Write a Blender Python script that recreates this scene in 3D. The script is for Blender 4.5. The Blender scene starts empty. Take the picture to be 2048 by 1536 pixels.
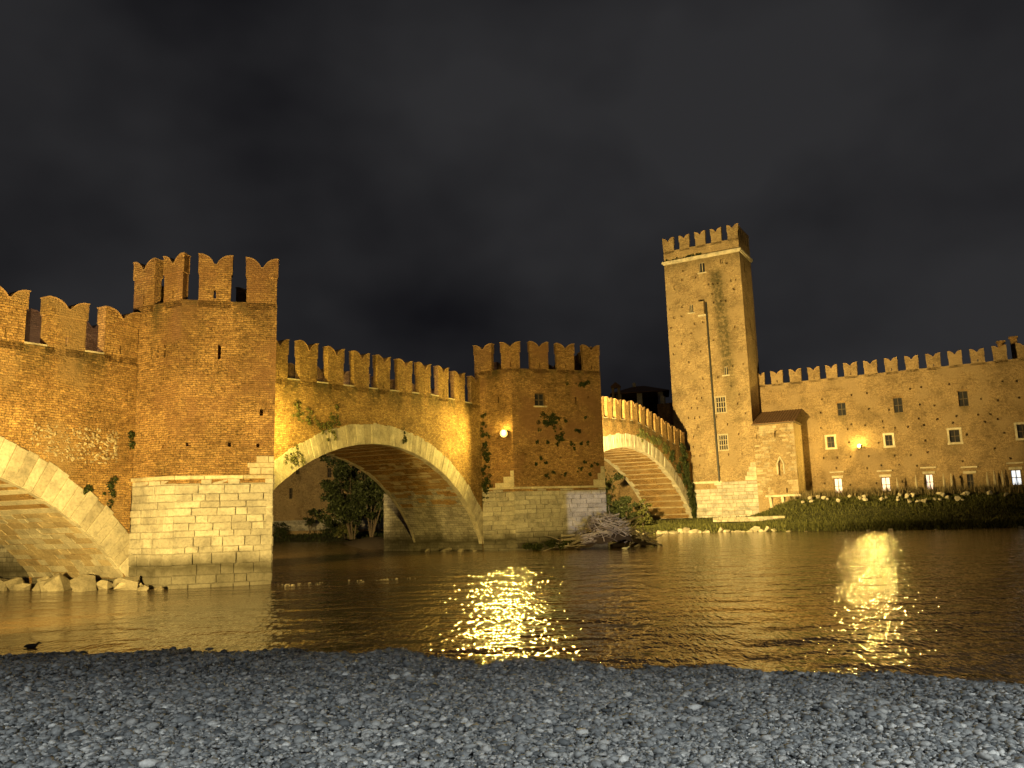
import bpy, bmesh, math, random
import numpy as np
from mathutils import Matrix, Vector
rad = math.radians
random.seed(7); rng = np.random.default_rng(7)
S = bpy.context.scene
COL = S.collection

# ------------------------------------------------------------------ camera
EYE = 2.8; PITCH = .1625; ROLL = .0288
cam = bpy.data.cameras.new('camera'); cam.sensor_width = 36.0; cam.lens = 1611 / 2048 * 36
cam.clip_end = 3000
cam_o = bpy.data.objects.new('camera', cam); COL.objects.link(cam_o)
fw = Vector((0, math.cos(PITCH), math.sin(PITCH))); rt = Vector((1, 0, 0)); up = rt.cross(fw)
cr = math.cos(ROLL) * rt - math.sin(ROLL) * up; cu = math.sin(ROLL) * rt + math.cos(ROLL) * up
cam_o.matrix_world = Matrix(((cr.x, cu.x, -fw.x, 0), (cr.y, cu.y, -fw.y, 0), (cr.z, cu.z, -fw.z, EYE), (0, 0, 0, 1)))
S.camera = cam_o

# ------------------------------------------------------------------ night sky, exposure
W = bpy.data.worlds.new('World'); S.world = W; W.use_nodes = True
nt = W.node_tree; bg = nt.nodes['Background']
tc = nt.nodes.new('ShaderNodeTexCoord'); mp = nt.nodes.new('ShaderNodeMapping')
mp.inputs['Scale'].default_value = (1.0, 1.0, 1.35); mp.inputs['Location'].default_value = (0.35, 0.1, 0.55)
nz = nt.nodes.new('ShaderNodeTexNoise'); nz.inputs['Scale'].default_value = 2.4; nz.inputs['Detail'].default_value = 4; nz.inputs['Roughness'].default_value = .45
rp = nt.nodes.new('ShaderNodeValToRGB')
rp.color_ramp.elements[0].position = .36; rp.color_ramp.elements[0].color = (.0042, .0041, .0056, 1)
rp.color_ramp.elements[1].position = .62; rp.color_ramp.elements[1].color = (.0265, .0262, .0280, 1)
nt.links.new(tc.outputs['Generated'], mp.inputs['Vector']); nt.links.new(mp.outputs['Vector'], nz.inputs['Vector'])
nt.links.new(nz.outputs['Fac'], rp.inputs['Fac']); nt.links.new(rp.outputs['Color'], bg.inputs['Color'])
bg.inputs['Strength'].default_value = 1.0
S.view_settings.view_transform = 'Standard'; S.view_settings.look = 'None'
S.view_settings.exposure = 0; S.view_settings.gamma = 1; S.view_settings.use_curve_mapping = False
S.render.engine = 'CYCLES'
S.cycles.use_denoising = True
S.cycles.max_bounces = 5; S.cycles.diffuse_bounces = 2; S.cycles.glossy_bounces = 3
S.cycles.transparent_max_bounces = 6
S.cycles.sample_clamp_indirect = 6.0
S.cycles.caustics_reflective = False; S.cycles.caustics_refractive = False

WARM = (1.0, .66, .17); YEL = (1.0, .74, .15)
# flood lights: position, target, power, colour, cone, blend (used by the fixtures further down)
FLOODS = {
 'left_bank':  ((-14.5, 18.6, 1.8), (-17.0, 37.0, 7.0), 36000, (1.0, .675, .18), 88, .8),
 'near_bank':  ((9.6, 13.2, 2.2), (-3.5, 62.0, 9.0), 49000, (1.0, .68, .16), 54, .9),
 'tower_a':    (None, None, 5200, (1.0, .68, .12), 150, 1.0),
 'tower_b':    (None, None, 15000, (1.0, .69, .13), 176, .9),
 'tower_c':    (None, None, 21000, (1.0, .68, .15), 150, 1.0),
 'keep_flood': (None, None, 235000, (1.0, .69, .21), 80, .7),
 'castle':     (None, None, 9500, (1.0, .68, .15), 178, .35),
}

# ------------------------------------------------------------------ helpers: objects
def A(*v): return np.array(v, float)
Z = A(0, 0, 1)
def tag(o, label=None, cat=None, group=None, kind=None):
    if label: o['label'] = label
    if cat: o['category'] = cat
    if group: o['group'] = group
    if kind: o['kind'] = kind
    return o
def thing(name, label, cat, loc, group=None):
    o = bpy.data.objects.new(name, None); COL.objects.link(o); o.location = [float(v) for v in loc]
    o.empty_display_size = .3
    return tag(o, label, cat, group)
def pos_of(p):
    v = A(0, 0, 0)
    while p is not None:
        v = v + A(*p.location); p = p.parent
    return v
def mesh_obj(name, V, Fc, mat, parent=None, uv=None, smooth=False, attr=None, origin=None):
    """V world coordinates; Fc list of faces (or an (m,k) array); uv per vertex in metres or None for box projection"""
    V = np.asarray(V, float)
    me = bpy.data.meshes.new(name)
    base = pos_of(parent)
    loc = A(0, 0, 0) if origin is None else np.asarray(origin, float) - base
    L = V - base - loc
    if isinstance(Fc, np.ndarray):
        m, k = Fc.shape
        me.vertices.add(len(V)); me.vertices.foreach_set('co', L.astype(np.float32).ravel())
        me.loops.add(m * k); me.loops.foreach_set('vertex_index', Fc.astype(np.int32).ravel())
        me.polygons.add(m); me.polygons.foreach_set('loop_start', np.arange(0, m * k, k, dtype=np.int32))
        me.update(calc_edges=True)
    else:
        me.from_pydata(L.tolist(), [], [list(map(int, f)) for f in Fc]); me.update()
    nl = len(me.loops)
    lv = np.empty(nl, np.int32); me.loops.foreach_get('vertex_index', lv)
    if uv is not None:
        co = np.asarray(uv, float)[lv]
    else:
        npol = len(me.polygons)
        nr = np.empty(npol * 3, np.float32); me.polygons.foreach_get('normal', nr); nr = nr.reshape(-1, 3)
        lt = np.empty(npol, np.int32); me.polygons.foreach_get('loop_total', lt)
        nr = np.repeat(nr, lt, axis=0); P = V[lv]
        h = np.hypot(nr[:, 0], nr[:, 1]); flat = np.abs(nr[:, 2]) > .8
        hs = np.where(h > 1e-6, h, 1)
        tx, ty = -nr[:, 1] / hs, nr[:, 0] / hs
        co = np.stack([np.where(flat, P[:, 0], P[:, 0] * tx + P[:, 1] * ty), np.where(flat, P[:, 1], P[:, 2])], 1)
    ul = me.uv_layers.new(name='metres'); ul.data.foreach_set('uv', co.astype(np.float32).ravel())
    if attr is not None:
        at = me.attributes.new('stain', 'FLOAT', 'POINT'); at.data.foreach_set('value', np.asarray(attr, np.float32))
    if mat: me.materials.append(mat)
    if smooth: me.polygons.foreach_set('use_smooth', np.ones(len(me.polygons), bool))
    o = bpy.data.objects.new(name, me); COL.objects.link(o)
    o.parent = parent; o.location = [float(v) for v in loc]
    return o
class MB:
    def __init__(s): s.V = []; s.F = []
    def v(s, p): s.V.append([float(x) for x in p]); return len(s.V) - 1
    def q(s, *pts): i = [s.v(p) for p in pts]; s.F.append(i)
    def box(s, c, ax, ay, az, hx, hy, hz):
        c = np.asarray(c, float); n = len(s.V)
        for sx, sy, sz in ((-1,-1,-1),(1,-1,-1),(1,1,-1),(-1,1,-1),(-1,-1,1),(1,-1,1),(1,1,1),(-1,1,1)):
            s.v(c + ax * hx * sx + ay * hy * sy + az * hz * sz)
        for f in ((0,3,2,1),(4,5,6,7),(0,1,5,4),(1,2,6,5),(2,3,7,6),(3,0,4,7)): s.F.append([n + i for i in f])
    def prism(s, pts, z0, z1):
        n = len(pts); b = len(s.V)
        for p in pts: s.v((p[0], p[1], z0))
        for p in pts: s.v((p[0], p[1], z1))
        for i in range(n): j = (i + 1) % n; s.F.append([b + i, b + j, b + n + j, b + n + i])
        s.F.append([b + n + i for i in range(n)]); s.F.append([b + n - 1 - i for i in range(n)])
    def tube(s, pts, rs, k=6, cap=True):
        pts = [np.asarray(p, float) for p in pts]; b = len(s.V)
        for i, p in enumerate(pts):
            t = pts[min(i + 1, len(pts) - 1)] - pts[max(i - 1, 0)]; t = t / (np.linalg.norm(t) + 1e-9)
            a = np.cross(t, A(0, 0, 1) if abs(t[2]) < .9 else A(1, 0, 0)); a /= np.linalg.norm(a); c = np.cross(t, a)
            for m in range(k):
                w = 2 * math.pi * m / k; s.v(p + (a * math.cos(w) + c * math.sin(w)) * rs[i])
        for i in range(len(pts) - 1):
            for m in range(k):
                m2 = (m + 1) % k; s.F.append([b + i*k + m, b + i*k + m2, b + (i+1)*k + m2, b + (i+1)*k + m])
        if cap:
            s.F.append([b + m for m in range(k)][::-1]); e = b + (len(pts) - 1) * k; s.F.append([e + m for m in range(k)])
    def obj(s, name, mat, parent=None, **k): return mesh_obj(name, s.V, s.F, mat, parent, **k)

# ------------------------------------------------------------------ helpers: materials
def new_mat(name):
    m = bpy.data.materials.new(name); m.use_nodes = True
    t = m.node_tree; b = t.nodes['Principled BSDF']
    return m, t, b
def nod(t, typ, **k):
    n = t.nodes.new(typ)
    for a, v in k.items():
        if a in n.inputs.keys() if hasattr(n.inputs, 'keys') else False: n.inputs[a].default_value = v
        else: setattr(n, a, v)
    return n
def mixc(t, fac, a, b, blend='MIX'):
    n = t.nodes.new('ShaderNodeMix'); n.data_type = 'RGBA'; n.blend_type = blend
    for inp, v in ((0, fac), (6, a), (7, b)):
        if isinstance(v, (int, float, tuple)): n.inputs[inp].default_value = v
        else: t.links.new(v, n.inputs[inp])
    return n.outputs[2]
def noise(t, vec, scale, detail=3, rough=.55):
    n = t.nodes.new('ShaderNodeTexNoise'); n.inputs['Scale'].default_value = scale; n.inputs['Detail'].default_value = detail; n.inputs['Roughness'].default_value = rough
    if vec is not None: t.links.new(vec, n.inputs['Vector'])
    return n.outputs['Fac']
def ramp(t, fac, stops):
    r = t.nodes.new('ShaderNodeValToRGB')
    while len(r.color_ramp.elements) < len(stops): r.color_ramp.elements.new(.5)
    for e, (p, c) in zip(r.color_ramp.elements, stops):
        e.position = p; e.color = c if isinstance(c, tuple) else (c, c, c, 1)
    t.links.new(fac, r.inputs['Fac']); return r.outputs['Color']
def math_(t, op, a, b=0.0):
    n = t.nodes.new('ShaderNodeMath'); n.operation = op
    for i, v in ((0, a), (1, b)):
        if isinstance(v, (int, float)): n.inputs[i].default_value = v
        else: t.links.new(v, n.inputs[i])
    return n.outputs[0]
def bump(t, b, h, strength=.5, dist=.03):
    n = t.nodes.new('ShaderNodeBump'); n.inputs['Strength'].default_value = strength; n.inputs['Distance'].default_value = dist
    t.links.new(h, n.inputs['Height']); t.links.new(n.outputs['Normal'], b.inputs['Normal'])
def C4(c, k=1.0): return (c[0]*k, c[1]*k, c[2]*k, 1)

def brick_mat(name, c1, c2, mortar, bw=.31, rh=.105, ms=.013, stain=(.035, .04, .02), patch=None, rough_amt=.75, bscale=.05):
    m, t, b = new_mat(name)
    uv = t.nodes.new('ShaderNodeUVMap'); uv.uv_map = 'metres'
    geo = t.nodes.new('ShaderNodeNewGeometry'); P = geo.outputs['Position']
    # courses wander a little
    wob = t.nodes.new('ShaderNodeTexNoise'); wob.inputs['Scale'].default_value = .9; wob.inputs['Detail'].default_value = 6; t.links.new(P, wob.inputs['Vector'])
    vm = t.nodes.new('ShaderNodeVectorMath'); vm.operation = 'MULTIPLY_ADD'; vm.inputs[1].default_value = (.30, .22, .12)
    t.links.new(wob.outputs['Color'], vm.inputs[0]); t.links.new(uv.outputs['UV'], vm.inputs[2])
    br = t.nodes.new('ShaderNodeTexBrick'); t.links.new(vm.outputs[0], br.inputs['Vector'])
    br.inputs['Scale'].default_value = 1; br.inputs['Brick Width'].default_value = bw; br.inputs['Row Height'].default_value = rh
    br.inputs['Mortar Size'].default_value = ms; br.inputs['Mortar Smooth'].default_value = .4; br.inputs['Bias'].default_value = -.05
    br.inputs['Color1'].default_value = C4(c1); br.inputs['Color2'].default_value = C4(c2); br.inputs['Mortar'].default_value = C4(mortar)
    col = br.outputs['Color']
    n1 = noise(t, P, .55, 5, .6); n2 = noise(t, P, 4.5, 4, .65); n3 = noise(t, P, 14, 2, .6)
    col = mixc(t, .75, col, ramp(t, n1, [(.28, .48), (.5, 1.0), (.72, 1.4)]), 'MULTIPLY')
    col = mixc(t, rough_amt, col, ramp(t, n2, [(.32, .55), (.5, 1.0), (.70, 1.4)]), 'MULTIPLY')
    col = mixc(t, rough_amt, col, ramp(t, n3, [(.36, .42), (.46, 1.0), (.70, 1.4)]), 'MULTIPLY')
    if patch:
        n4 = noise(t, P, .33, 4, .6)
        col = mixc(t, ramp(t, n4, [(.50, 0.0), (.62, .75)]), col, C4(patch))
    at = t.nodes.new('ShaderNodeAttribute'); at.attribute_name = 'stain'
    sf = math_(t, 'MULTIPLY', at.outputs['Fac'], ramp(t, noise(t, P, 2.2, 4), [(.3, .25), (.6, 1.0)]))
    col = mixc(t, sf, col, C4(stain))
    t.links.new(col, b.inputs['Base Color']); b.inputs['Roughness'].default_value = .92; b.inputs['Specular IOR Level'].default_value = .15
    h = math_(t, 'ADD', math_(t, 'MULTIPLY', br.outputs['Fac'], -.7), math_(t, 'ADD', math_(t, 'MULTIPLY', n3, 1.3), math_(t, 'MULTIPLY', n2, 1.1)))
    bump(t, b, h, .8, bscale)
    return m
def stone_mat(name, base, var=.3, wet=False, gray=(.30, .28, .24), scale=1.0, joints=None):
    m, t, b = new_mat(name)
    oi = t.nodes.new('ShaderNodeObjectInfo'); geo = t.nodes.new('ShaderNodeNewGeometry'); P = geo.outputs['Position']
    rnd = oi.outputs['Random']
    col = mixc(t, ramp(t, rnd, [(0, 0.0), (1, .8)]), C4(base, 1 + var * .5), C4(gray))
    jf = None
    if joints:
        uv = t.nodes.new('ShaderNodeUVMap'); uv.uv_map = 'metres'
        br = t.nodes.new('ShaderNodeTexBrick'); t.links.new(uv.outputs['UV'], br.inputs['Vector'])
        br.inputs['Scale'].default_value = 1; br.inputs['Brick Width'].default_value = joints[0]; br.inputs['Row Height'].default_value = joints[1]
        br.inputs['Mortar Size'].default_value = joints[2]; br.inputs['Mortar Smooth'].default_value = .3
        br.inputs['Color1'].default_value = C4(base, 1.15); br.inputs['Color2'].default_value = C4(gray); br.inputs['Mortar'].default_value = C4(base, .3)
        br.offset = .43; br.squash = .8; br.squash_frequency = 3
        col = br.outputs['Color']; jf = br.outputs['Fac']
    n1 = noise(t, P, 1.3 * scale, 5, .62); n2 = noise(t, P, 9 * scale, 4, .6)
    col = mixc(t, .8, col, ramp(t, n1, [(.28, .50), (.5, 1.0), (.74, 1.3)]), 'MULTIPLY')
    col = mixc(t, .6, col, ramp(t, n2, [(.3, .55), (.5, 1.0), (.7, 1.2)]), 'MULTIPLY')
    if wet:
        sx = t.nodes.new('ShaderNodeSeparateXYZ'); t.links.new(P, sx.inputs[0])
        zz = math_(t, 'ADD', sx.outputs['Z'], math_(t, 'MULTIPLY', noise(t, P, .8, 4), 1.3))
        f = ramp(t, math_(t, 'DIVIDE', zz, 4.0), [(.12, .62), (.3, .70), (.37, .9), (.45, .62), (.58, 0.0)])
        col = mixc(t, f, col, (.055, .05, .032, 1))
    t.links.new(col, b.inputs['Base Color']); b.inputs['Roughness'].default_value = .88; b.inputs['Specular IOR Level'].default_value = .2
    h = math_(t, 'ADD', n2, math_(t, 'MULTIPLY', n1, 1.5))
    if jf is not None: h = math_(t, 'SUBTRACT', h, math_(t, 'MULTIPLY', jf, 1.2))
    bump(t, b, h, .6, .03)
    return m
def plain_mat(name, c, rough=.8, nscale=6.0, var=.4, metallic=0.0, island=False, spec=.3):
    m, t, b = new_mat(name); geo = t.nodes.new('ShaderNodeNewGeometry')
    n = noise(t, geo.outputs['Position'], nscale, 4, .6)
    col = mixc(t, var, C4(c), ramp(t, n, [(.3, .45), (.5, 1.0), (.7, 1.5)]), 'MULTIPLY')
    if island:
        col = mixc(t, 1.0, col, ramp(t, geo.outputs['Random Per Island'], [(0, island[0]), (.5, 1.0), (1, island[1])]), 'MULTIPLY')
    t.links.new(col, b.inputs['Base Color']); b.inputs['Roughness'].default_value = rough; b.inputs['Metallic'].default_value = metallic
    b.inputs['Specular IOR Level'].default_value = spec
    bump(t, b, n, .3, .02)
    return m
def glow_mat(name, c, s):
    m, t, b = new_mat(name); b.inputs['Base Color'].default_value = C4(c); b.inputs['Emission Color'].default_value = C4(c); b.inputs['Emission Strength'].default_value = s
    return m
def leaf_mat(name, dark, light):
    m, t, b = new_mat(name); geo = t.nodes.new('ShaderNodeNewGeometry')
    col = ramp(t, geo.outputs['Random Per Island'], [(0, C4(dark)), (.75, C4(light)), (1, C4(light, 1.5))])
    t.links.new(col, b.inputs['Base Color']); b.inputs['Roughness'].default_value = .6; b.inputs['Specular IOR Level'].default_value = .25
    return m

BRICK = brick_mat('old brick', (.48, .31, .13), (.30, .175, .075), (.20, .13, .065), patch=(.36, .25, .13))
BRICK_M = brick_mat('old yellow brick', (.46, .31, .13), (.28, .17, .07), (.18, .12, .06))
BRICK_T = brick_mat('tower brick', (.45, .285, .125), (.27, .155, .07), (.18, .12, .065), patch=(.26, .145, .08))
KEEP = brick_mat('keep masonry', (.40, .30, .17), (.29, .20, .11), (.36, .29, .19), bw=.42, rh=.16, rough_amt=.75, patch=(.36, .27, .16))
CASTLE = brick_mat('castle masonry', (.33, .235, .13), (.27, .185, .10), (.31, .24, .15), bw=.45, rh=.17, rough_amt=.7, patch=(.34, .25, .15), bscale=.045)
STONE = stone_mat('ashlar limestone', (.47, .45, .41), wet=True, gray=(.34, .32, .29))
VOUSS = stone_mat('voussoir limestone', (.50, .47, .40), gray=(.39, .35, .28))
STONEB = stone_mat('coursed limestone', (.44, .42, .38), wet=True, gray=(.31, .29, .26), joints=(.55, .24, .014))
TRIM = stone_mat('pale trim stone', (.56, .51, .41), gray=(.45, .40, .31))
BAND = stone_mat('soffit band stone', (.44, .37, .26), gray=(.36, .28, .18))
TURR = stone_mat('turret stone', (.42, .35, .24), gray=(.33, .26, .17))
ROCK = stone_mat('river rock', (.42, .38, .30), gray=(.26, .24, .20), scale=1.6)
COPE = stone_mat('brick coping', (.40, .26, .14), gray=(.33, .21, .11), scale=2)
IVY = leaf_mat('ivy leaves', (.010, .016, .005), (.045, .06, .018))
LEAF = leaf_mat('tree leaves', (.008, .012, .005), (.038, .05, .018))
WEED = leaf_mat('bank weeds', (.02, .024, .008), (.11, .115, .035))
REED = leaf_mat('dry reeds', (.07, .055, .03), (.20, .16, .085))
BARK = plain_mat('bark', (.09, .07, .05))
DRIFT = stone_mat('driftwood', (.46, .42, .37), gray=(.13, .10, .08), scale=2)
MUD = plain_mat('river mud', (.07, .052, .035), .7, 2.0)
IRON = plain_mat('dark iron', (.03, .03, .03), .5)
WOOD = plain_mat('window wood', (.10, .075, .05), .6)
PALEWOOD = plain_mat('pale frame', (.42, .36, .26), .6)
TILE = plain_mat('roof tile', (.17, .10, .06), .85, 5, .6)
DARK = plain_mat('painted loft shade', (.012, .010, .009), .9)
GLASS = plain_mat('night glass', (.035, .035, .04), .12, 2, .5, spec=.5)
LIT = glow_mat('lit window', (1.0, .82, .74), .72)
LITCOOL = glow_mat('bright window', (.88, .94, 1.0), .95)
m, t, b = new_mat('flood lens with painted halo'); tco = t.nodes.new('ShaderNodeTexCoord'); vl = t.nodes.new('ShaderNodeVectorMath'); vl.operation = 'LENGTH'
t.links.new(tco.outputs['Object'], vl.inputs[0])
t.links.new(ramp(t, math_(t, 'DIVIDE', vl.outputs['Value'], .36), [(.30, (1.0, .93, .62, 1)), (.62, (1.0, .72, .22, 1)), (1.0, (.62, .30, .05, 1))]), b.inputs['Emission Color'])  # emission fades to amber at the rim, a painted halo round the core
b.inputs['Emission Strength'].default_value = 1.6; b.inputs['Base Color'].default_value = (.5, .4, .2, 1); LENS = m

# ------------------------------------------------------------------ plan of the bridge
TH = 1.1186; TH3 = TH - .0783
D = A(math.cos(TH), math.sin(TH), 0); N = A(math.sin(TH), -math.cos(TH), 0)
D3 = A(math.cos(TH3), math.sin(TH3), 0); N3 = A(math.sin(TH3), -math.cos(TH3), 0)
W1 = A(-18.1, 38.27, 0); W2 = A(-15.38, 43.86, 0); W3 = A(-2.83, 69.71, 0); W4 = A(2.38, 80.44, 0); W5 = A(26.67, 121.85, 0)
C1 = A(-15.61, 37.2, 0); R1 = A(-11.46, 38.47, 0); E1 = W2 + 2.7 * N
C2 = A(-.05, 68.36, 0); R2 = A(7.92, 71.12, 0); E2 = W4 + 3.09 * N
BW = 6.98

# ------------------------------------------------------------------ helpers: masonry
def wall_holes(mb, P, e, s0, s1, z0, z1, holes=(), stain=None):
    """vertical wall face from P along e; each hole (s0,s1,z0,z1,depth) is a real recess"""
    n = A(e[1], -e[0], 0)
    ss = sorted({round(x, 3) for x in [s0, s1] + [c for h in holes for c in h[:2]]} | {round(v, 3) for v in np.linspace(s0, s1, max(2, int((s1 - s0) / .7) + 1))})
    zs = sorted({round(x, 3) for x in [z0, z1] + [c for h in holes for c in h[2:4]]} | {round(v, 3) for v in np.linspace(z0, z1, max(2, int((z1 - z0) / .7) + 1))})
    pt = lambda s, z, d=0.0: P + e * s + Z * z - n * d
    idx = {}
    def vi(s, z):
        if (s, z) not in idx: idx[(s, z)] = mb.v(pt(s, z))
        return idx[(s, z)]
    for i in range(len(ss) - 1):
        for j in range(len(zs) - 1):
            cs, cz = (ss[i] + ss[i+1]) / 2, (zs[j] + zs[j+1]) / 2
            if any(h[0] < cs < h[1] and h[2] < cz < h[3] for h in holes): continue
            mb.F.append([vi(ss[i], zs[j]), vi(ss[i+1], zs[j]), vi(ss[i+1], zs[j+1]), vi(ss[i], zs[j+1])])
    for a, b, c, d, dp in holes:
        a, b, c, d = (round(v, 3) for v in (a, b, c, d))
        mb.q(pt(a, c, dp), pt(b, c, dp), pt(b, d, dp), pt(a, d, dp))
        mb.q(pt(a, c), pt(b, c), pt(b, c, dp), pt(a, c, dp)); mb.q(pt(a, d, dp), pt(b, d, dp), pt(b, d), pt(a, d))
        mb.q(pt(a, c), pt(a, c, dp), pt(a, d, dp), pt(a, d)); mb.q(pt(b, c, dp), pt(b, c), pt(b, d), pt(b, d, dp))

class Path:
    """polyline seen left to right from outside; outward normal is (ey,-ex)"""
    def __init__(s, pts):
        s.p = [np.asarray(q, float) for q in pts]; s.e = []; s.l = [0.0]
        for a, b in zip(s.p, s.p[1:]):
            L = np.linalg.norm((b - a)[:2]); s.e.append((b - a) / L); s.l.append(s.l[-1] + L)
    def at(s, a):
        for i in range(len(s.e)):
            if a <= s.l[i+1] or i == len(s.e) - 1:
                e = s.e[i]; n = A(e[1], -e[0], 0); p = s.p[i] + e * (a - s.l[i])
                for k in (i, i + 1):      # mitre on a corner
                    if 0 < k < len(s.e) and abs(a - s.l[k]) < 1e-4:
                        e0, e1 = s.e[k-1], s.e[k]; n0, n1 = A(e0[1], -e0[0], 0), A(e1[1], -e1[0], 0)
                        m = (n0 + n1); n = m / (m @ n0)
                return p, n
def merlon(parent, path, a0, a1, zb, h, dv=.68, th=.48, slit=True, mat=None, lip=.05, cope=True, skew=0.0):
    """swallow-tail merlon: two rounded horns with a notch between them; a real slit where the photo shows one"""
    mat = mat or BRICK
    w = a1 - a0; m = (a0 + a1) / 2; sw = .055
    # jitter so that no two are alike
    h = h * random.uniform(.975, 1.02); dv = dv * random.uniform(.92, 1.06)
    k = 7
    xs = [a0 + (m - sw - a0) * (1 - (1 - i / k) ** 1.0) for i in range(k + 1)] + [m + sw + (a1 - m - sw) * i / k for i in range(k + 1)]
    for c in path.l[1:-1]:
        if a0 < c < a1: xs = sorted([x for x in xs if abs(x - c) > .03] + [c])
    def top(x):
        q = 1 - min(1, abs(x - m) / (w / 2)); return zb + skew * (x - m) + h - dv * (1 - math.sqrt(max(0, 1 - q * q)))
    zs = zb + h - dv - .12; s0, s1 = zb + .12, zb + .12 + .42
    lv = [(zb - .35, 0), (s0, 0), (s1, 0), (zs, 0), (zs + .03, lip)]
    mb = MB(); fr = []; bk = []
    for i, x in enumerate(xs):
        xo = (-lip if i == 0 else lip if i == len(xs) - 1 else 0)
        cf, cb = [], []
        for z, o in lv + [(None, lip)]:
            xx = x + (xo if o else 0)
            p, n = path.at(x); e = A(-n[1], n[0], 0); p = p + e * (xx - x)
            zz = top(x) if z is None else z + skew * (x - m)
            cf.append(mb.v(p + n * o + Z * zz)); cb.append(mb.v(p - n * (th + o) + Z * zz))
        fr.append(cf); bk.append(cb)
    nl = len(lv) + 1
    mid = min(range(len(xs) - 1), key=lambda i: abs((xs[i] + xs[i+1]) / 2 - m))
    for i in range(len(xs) - 1):
        for j in range(nl - 1):
            if slit and i == mid and j == 1:
                for st in (fr, bk):       # a slot right through
                    pass
                a, b, c, d = fr[i][1], fr[i+1][1], fr[i+1][2], fr[i][2]; a2, b2, c2, d2 = bk[i][1], bk[i+1][1], bk[i+1][2], bk[i][2]
                mb.F += [[a, a2, d2, d], [b2, b, c, c2], [a, b, b2, a2], [d2, c2, c, d]]
                continue
            mb.F.append([fr[i][j], fr[i+1][j], fr[i+1][j+1], fr[i][j+1]])
            mb.F.append([bk[i+1][j], bk[i][j], bk[i][j+1], bk[i+1][j+1]])
        mb.F.append([fr[i][-1], fr[i+1][-1], bk[i+1][-1], bk[i][-1]])
    for i, fl in ((0, 1), (len(xs) - 1, 0)):
        for j in range(nl - 1):
            f = [fr[i][j], fr[i][j+1], bk[i][j+1], bk[i][j]]; mb.F.append(f if fl else f[::-1])
    o = mb.obj('merlon', mat, parent)
    if cope:
        cb_ = MB(); prev = None
        for i, x in enumerate(xs):
            p, n = path.at(x); e = A(-n[1], n[0], 0)
            p = p + e * (-lip - .02 if i == 0 else lip + .02 if i == len(xs) - 1 else 0)
            z = top(x); r = [cb_.v(p + n * (lip + .04) + Z * z), cb_.v(p + n * (lip + .04) + Z * (z + .06)), cb_.v(p - n * (th + lip + .04) + Z * (z + .06)), cb_.v(p - n * (th + lip + .04) + Z * z)]
            if prev:
                for a in range(4): b = (a + 1) % 4; cb_.F.append([prev[a], r[a], r[b], prev[b]])
            else: cb_.F.append(r)
            prev = r
        cb_.F.append(prev[::-1])
        cb_.obj('coping', COPE, o)
    return o
def block(mb, P, e, n, s0, s1, z0, z1, proud, back=.25, ch=.022, j=.012):
    """one hewn stone: chamfered front edge, slightly crooked"""
    r = lambda: random.uniform(-j, j)
    cs = [(s0, z0), (s1, z0), (s1, z1), (s0, z1)]
    cs = [(a + r(), b + r()) for a, b in cs]; cx, cz = (s0 + s1) / 2, (z0 + z1) / 2
    f = lambda s, z, d: P + e * s + Z * z + n * d
    ins = lambda s, z: (s + math.copysign(min(ch, abs(s - cx)), cx - s), z + math.copysign(min(ch, abs(z - cz)), cz - z))
    b = len(mb.V)
    for s, z in cs: mb.v(f(s, z, -back))
    for s, z in cs: mb.v(f(s, z, proud - ch))
    for s, z in cs: mb.v(f(*ins(s, z), proud + r() * .8))
    for k in (0, 4):
        for i in range(4): jn = (i + 1) % 4; mb.F.append([b + k + i, b + k + jn, b + k + 4 + jn, b + k + 4 + i])
    mb.F.append([b + 8 + i for i in range(4)])
def courses(parent, P, Q, z0, z1, hs, wr, name='stone', mat=None, proud=.05, pj=.025, tilt=0.0, skip=None, joint=.016):
    e = (Q - P); L = np.linalg.norm(e); e = e / L; n = A(e[1], -e[0], 0); z = z0; k = 0; c = 0
    while z < z1 - .05:
        h = hs[k % len(hs)] * random.uniform(.93, 1.07)
        if z1 - z - h < .12: h = z1 - z
        s = 0.0
        while s < L - .01:
            w = random.uniform(*wr)
            if L - s - w < wr[0] * .6: w = L - s
            if not (skip and skip(s + w / 2, z + h / 2)):
                mb = MB(); block(mb, P, e, n, s + joint / 2, s + w - joint / 2, z + joint / 2, z + h - joint / 2, proud + random.uniform(-pj, pj))
                mb.obj(name, mat or STONE, parent); c += 1
            s += w
        z += h; k += 1
    return c
def put_bricks(parent, P, e, s0, s1, z0, z1, count, mat, name='brick', keep=()):
    """single bricks standing proud of the worn face"""
    n = A(e[1], -e[0], 0); base = pos_of(parent)
    me = None
    for k in range(count):
        s, z = random.uniform(s0 + .2, s1 - .2), round(random.uniform(z0 + .1, z1 - .1) / .092) * .092
        if any(abs(s - k0) < .3 and abs(z - k1) < .65 for k0, k1 in keep): continue
        if me is None:
            mb = MB(); mb.box(A(0, 0, 0), A(1, 0, 0), A(0, 1, 0), Z, .13, .05, .036)
            o = mesh_obj(name, mb.V, mb.F, mat, None); me = o.data
        else:
            o = bpy.data.objects.new(name, me); COL.objects.link(o)
        p = P + e * s + Z * z + n * random.uniform(-.032, -.012)
        o.parent = parent; o.location = [float(v) for v in (p - base)]
        o.rotation_euler = (random.uniform(-.04, .04), random.uniform(-.02, .02), math.atan2(e[1], e[0]) + random.uniform(-.05, .05))
        o.scale = (random.uniform(.7, 1.1), 1, random.uniform(.8, 1.2))
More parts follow.
